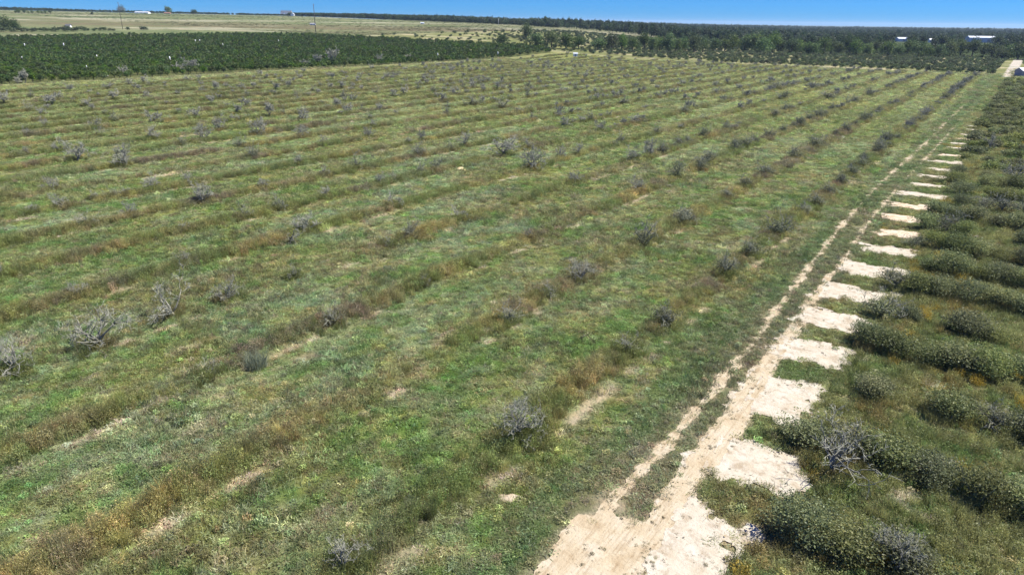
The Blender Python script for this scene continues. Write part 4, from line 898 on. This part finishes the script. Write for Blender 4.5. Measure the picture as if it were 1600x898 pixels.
X, Y, Z, zc = site(107.5, 43); k = zc/FPX
house('barn', 'dark roofed open barn in the pasture behind the orchard', 'barn', (X, Y, Z), FACE, 7*k, 5*k, 2.2*k, 2.0*k, M_WHITE, M_ROOF_DARK, (), [(-1.5*k, 1.6*k, 1.7*k), (1.5*k, 1.6*k, 1.7*k)])
X, Y, Z, zc = site(489, 39.5); k = zc/FPX
house('shed', 'grey roofed white shed just behind the dark utility pole', 'shed', (X, Y, Z), FACE, 8*k, 4*k, 1.6*k, 1.2*k, M_WHITE, M_ROOF_GREY, (), [(-2*k, 1.5*k, 1.2*k)])
X, Y, Z, zc = site(660, 38); k = zc/FPX
house('cottage', 'small white cottage at the foot of the long dark wood', 'house', (X, Y, Z), FACE, 5*k, 3*k, 1.4*k, 1.0*k, M_WHITE, M_METAL_WHITE, [(-1*k, .4*k, .8*k, .6*k)], [(1.2*k, .7*k, 1.0*k)])
for px, py, w in ((894, 36.6, 5), (921, 37.2, 6)):
    X, Y, Z = spot(px, 1900); k = 1900/FPX
    house('house', 'tiny pale house far off in the trees, '+('first of the two' if px < 900 else 'wider of the two'), 'house', (X, Y, max(Z, 9)), FACE, w*k, 4*k, 1.2*k, .9*k, M_WHITE, M_METAL_WHITE, (), [(0, .8*k, .9*k)])
X, Y, Z = spot(1527, 1000); k = 1000/FPX
house('warehouse', 'long blue grey metal warehouse with pale roof among the forest trees', 'warehouse', (X, Y, 0), FACE-0.12, 40*k, 14*k, 6.6, 2.2, M_METAL_BLUE, M_METAL_WHITE, [(-12*k, 3, 3*k, 1.4)], [(-4*k, 4*k, 4.2), (8*k, 4*k, 4.2)])
X, Y, Z = spot(1405, 1000)
house('metal_barn', 'white roofed metal barn among the trees, shorter than the warehouse', 'barn', (X, Y, 0), FACE+0.1, 19*k, 9*k, 3.8, 2.0, M_METAL_BLUE, M_METAL_WHITE, (), [(0, 4*k, 3.2)])
X, Y, Z = spot(1449, 960)
house('shed', 'tiny pale shed among trees between metal barn and warehouse', 'shed', (X, Y, 0), FACE, 5*k, 4*k, 3.6, 1.6, M_WHITE, M_METAL_WHITE, (), [(0, 1.5*k, 2.4)])
X, Y, Z, zc = site(1600, 119.5)
house('shed', 'pale metal shed beside the gravel road behind the young grove', 'shed', (X, Y, Z), FACE+0.1, 6.5, 5, 2.5, 1.3, M_ROOF_GREY, M_METAL_WHITE, [(-1.5, 1.0, .9, .8)], [(1.2, 1.0, 2.0)])
X, Y, Z, zc = site(899, 88.5)
e = tag(empty('pump_house', (X, Y, Z), FACE), 'small white pump house at the back corner of the weedy field', 'pump house')
m = MB(); m.box(-1.3, 1.3, -.9, .9, -.3, 1.7); obj('wall', m.mesh('wall', [M_WHITE]), e); obj('roof', roof_prism(2.6, 1.8, 1.7, .5, .2, .1).mesh('roof', [M_METAL_WHITE]), e); m = MB(); m.box(-.4, .4, -.95, -.88, -.2, 1.45); obj('door', m.mesh('door', [M_ROOF_GREY]), e)

# ------------------------------------------------------------------ poles and small markers
def pole(px, py, top_py, mat, lab, w=0.16, arm=True):
    X, Y, Z, zc = at(px, py); hgt = (py-top_py)*zc/FPX/math.cos(PITCH)*1.0
    e = tag(empty('utility_pole', (X, Y, Z), FACE+0.5), lab, 'utility pole'); m = MB(); m.tube([(0, 0, -.6), (0, 0, hgt*.5), (0, 0, hgt)], [w*1.15, w, w*.75], 7); obj('post', m.mesh('post', [mat], True), e)
    if arm:
        m = MB(); m.box(-.9, .9, .12, .24, hgt-1.1, hgt-.95); obj('crossarm', m.mesh('crossarm', [mat]), e)
        for s in (-.8, 0, .8):
            m = MB(); m.tube([(s, .18, hgt-.95), (s, .18, hgt-.75)], [.06, .04], 6); obj('insulator', m.mesh('insulator', [M_WHITE]), e)
pole(493.5, 50.5, 12.5, M_POLE, 'tall dark utility pole at the far orchard corner', 0.30)
pole(192, 46.5, 9.5, M_POLE, 'thin utility pole beyond the orchard in line with the domed tree', 0.20)
pole(633/8+762, 40, 31, M_POLE_PALE, 'pale utility pole at the far edge of the wood', 0.3, False)
pole(779, 40, 31, M_POLE_PALE, 'pale slim pole beside the wood by the pasture edge', 0.25, False)
X, Y, Z, zc = at(1010.5, 53); pole(1010.5, 53, 36, M_POLE_PALE, 'pale pole standing in front of the forest', 0.38, False)
def marker(px, py, hpx, wpx, lab):
    X, Y, Z, zc = at(px, py); k = zc/FPX; h_, w_ = hpx*k, wpx*k/2
    o = MB(); o.tube([(0, 0, -.2), (0, 0, h_*.45), (0, 0, h_*.75), (0, 0, h_)], [w_, w_*.85, w_*.5, w_*.2], 8); e = tag(empty('marker_cone', (X, Y, Z), 0), lab, 'marker', 'white markers at the orchard'); obj('cone', o.mesh('cone', [M_WHITE], True), e)
    m = MB(); m.tube([(0, 0, -.25), (0, 0, .12)], [w_*1.25, w_*1.2], 8); obj('base', m.mesh('base', [M_ROOF_GREY]), e)
marker(406.5, 104, 8, 4, 'white pointed marker at the orchard edge, before the utility pole'); marker(167, 119, 7, 4, 'white pointed marker at the orchard edge nearest the dead trees')
def cover(px, py, d):
    X, Y, Z, zc = at(px, py, 3.0); k = zc/FPX*0.75; m = MB(); m.tube([(0, 0, 0), (0, 0, 3.0-d*k*.4), (0, 0, 3.0+d*k*.6)], [d*k*.3, d*k*.45, d*k*.3], 7); tag(obj('tree_cover', m.mesh('tree_cover', [M_WHITE], True), None, (X, Y, Z)), 'tiny white cover poking out among dark orchard trees', 'tree cover', 'white covers in the orchard')
for q in ((38, 69, 2), (99, 68.5, 2.2), (34, 89.5, 2), (151, 87, 2.2), (265, 90, 3), (305, 63, 1.8), (312, 63, 2), (435, 63.5, 2), (684, 84, 2), (778, 82, 2), (348, 69, 1.6), (135, 103, 1.6)): cover(*q)

# ------------------------------------------------------------------ air
mh, nt, out = mat_new('thin blue haze'); pv = nd(nt, 'ShaderNodeVolumePrincipled'); pv.inputs['Color'].default_value = (0.62, 0.80, 1.0, 1); pv.inputs['Density'].default_value = 0.00006; pv.inputs['Anisotropy'].default_value = 0.2
nt.links.new(pv.outputs[0], out.inputs['Volume'])
m = MB(); m.box(-16500, 16500, -3500, 16500, -2.0, 60.0)
tag(obj('haze', m.mesh('haze', [mh])), 'thin blue haze over the whole farmland', 'haze', kind='stuff')
print('objects', len(bpy.data.objects), 'trees', len(trees), 'rest', len(rest), 'bushes', nb, 'grass', n)
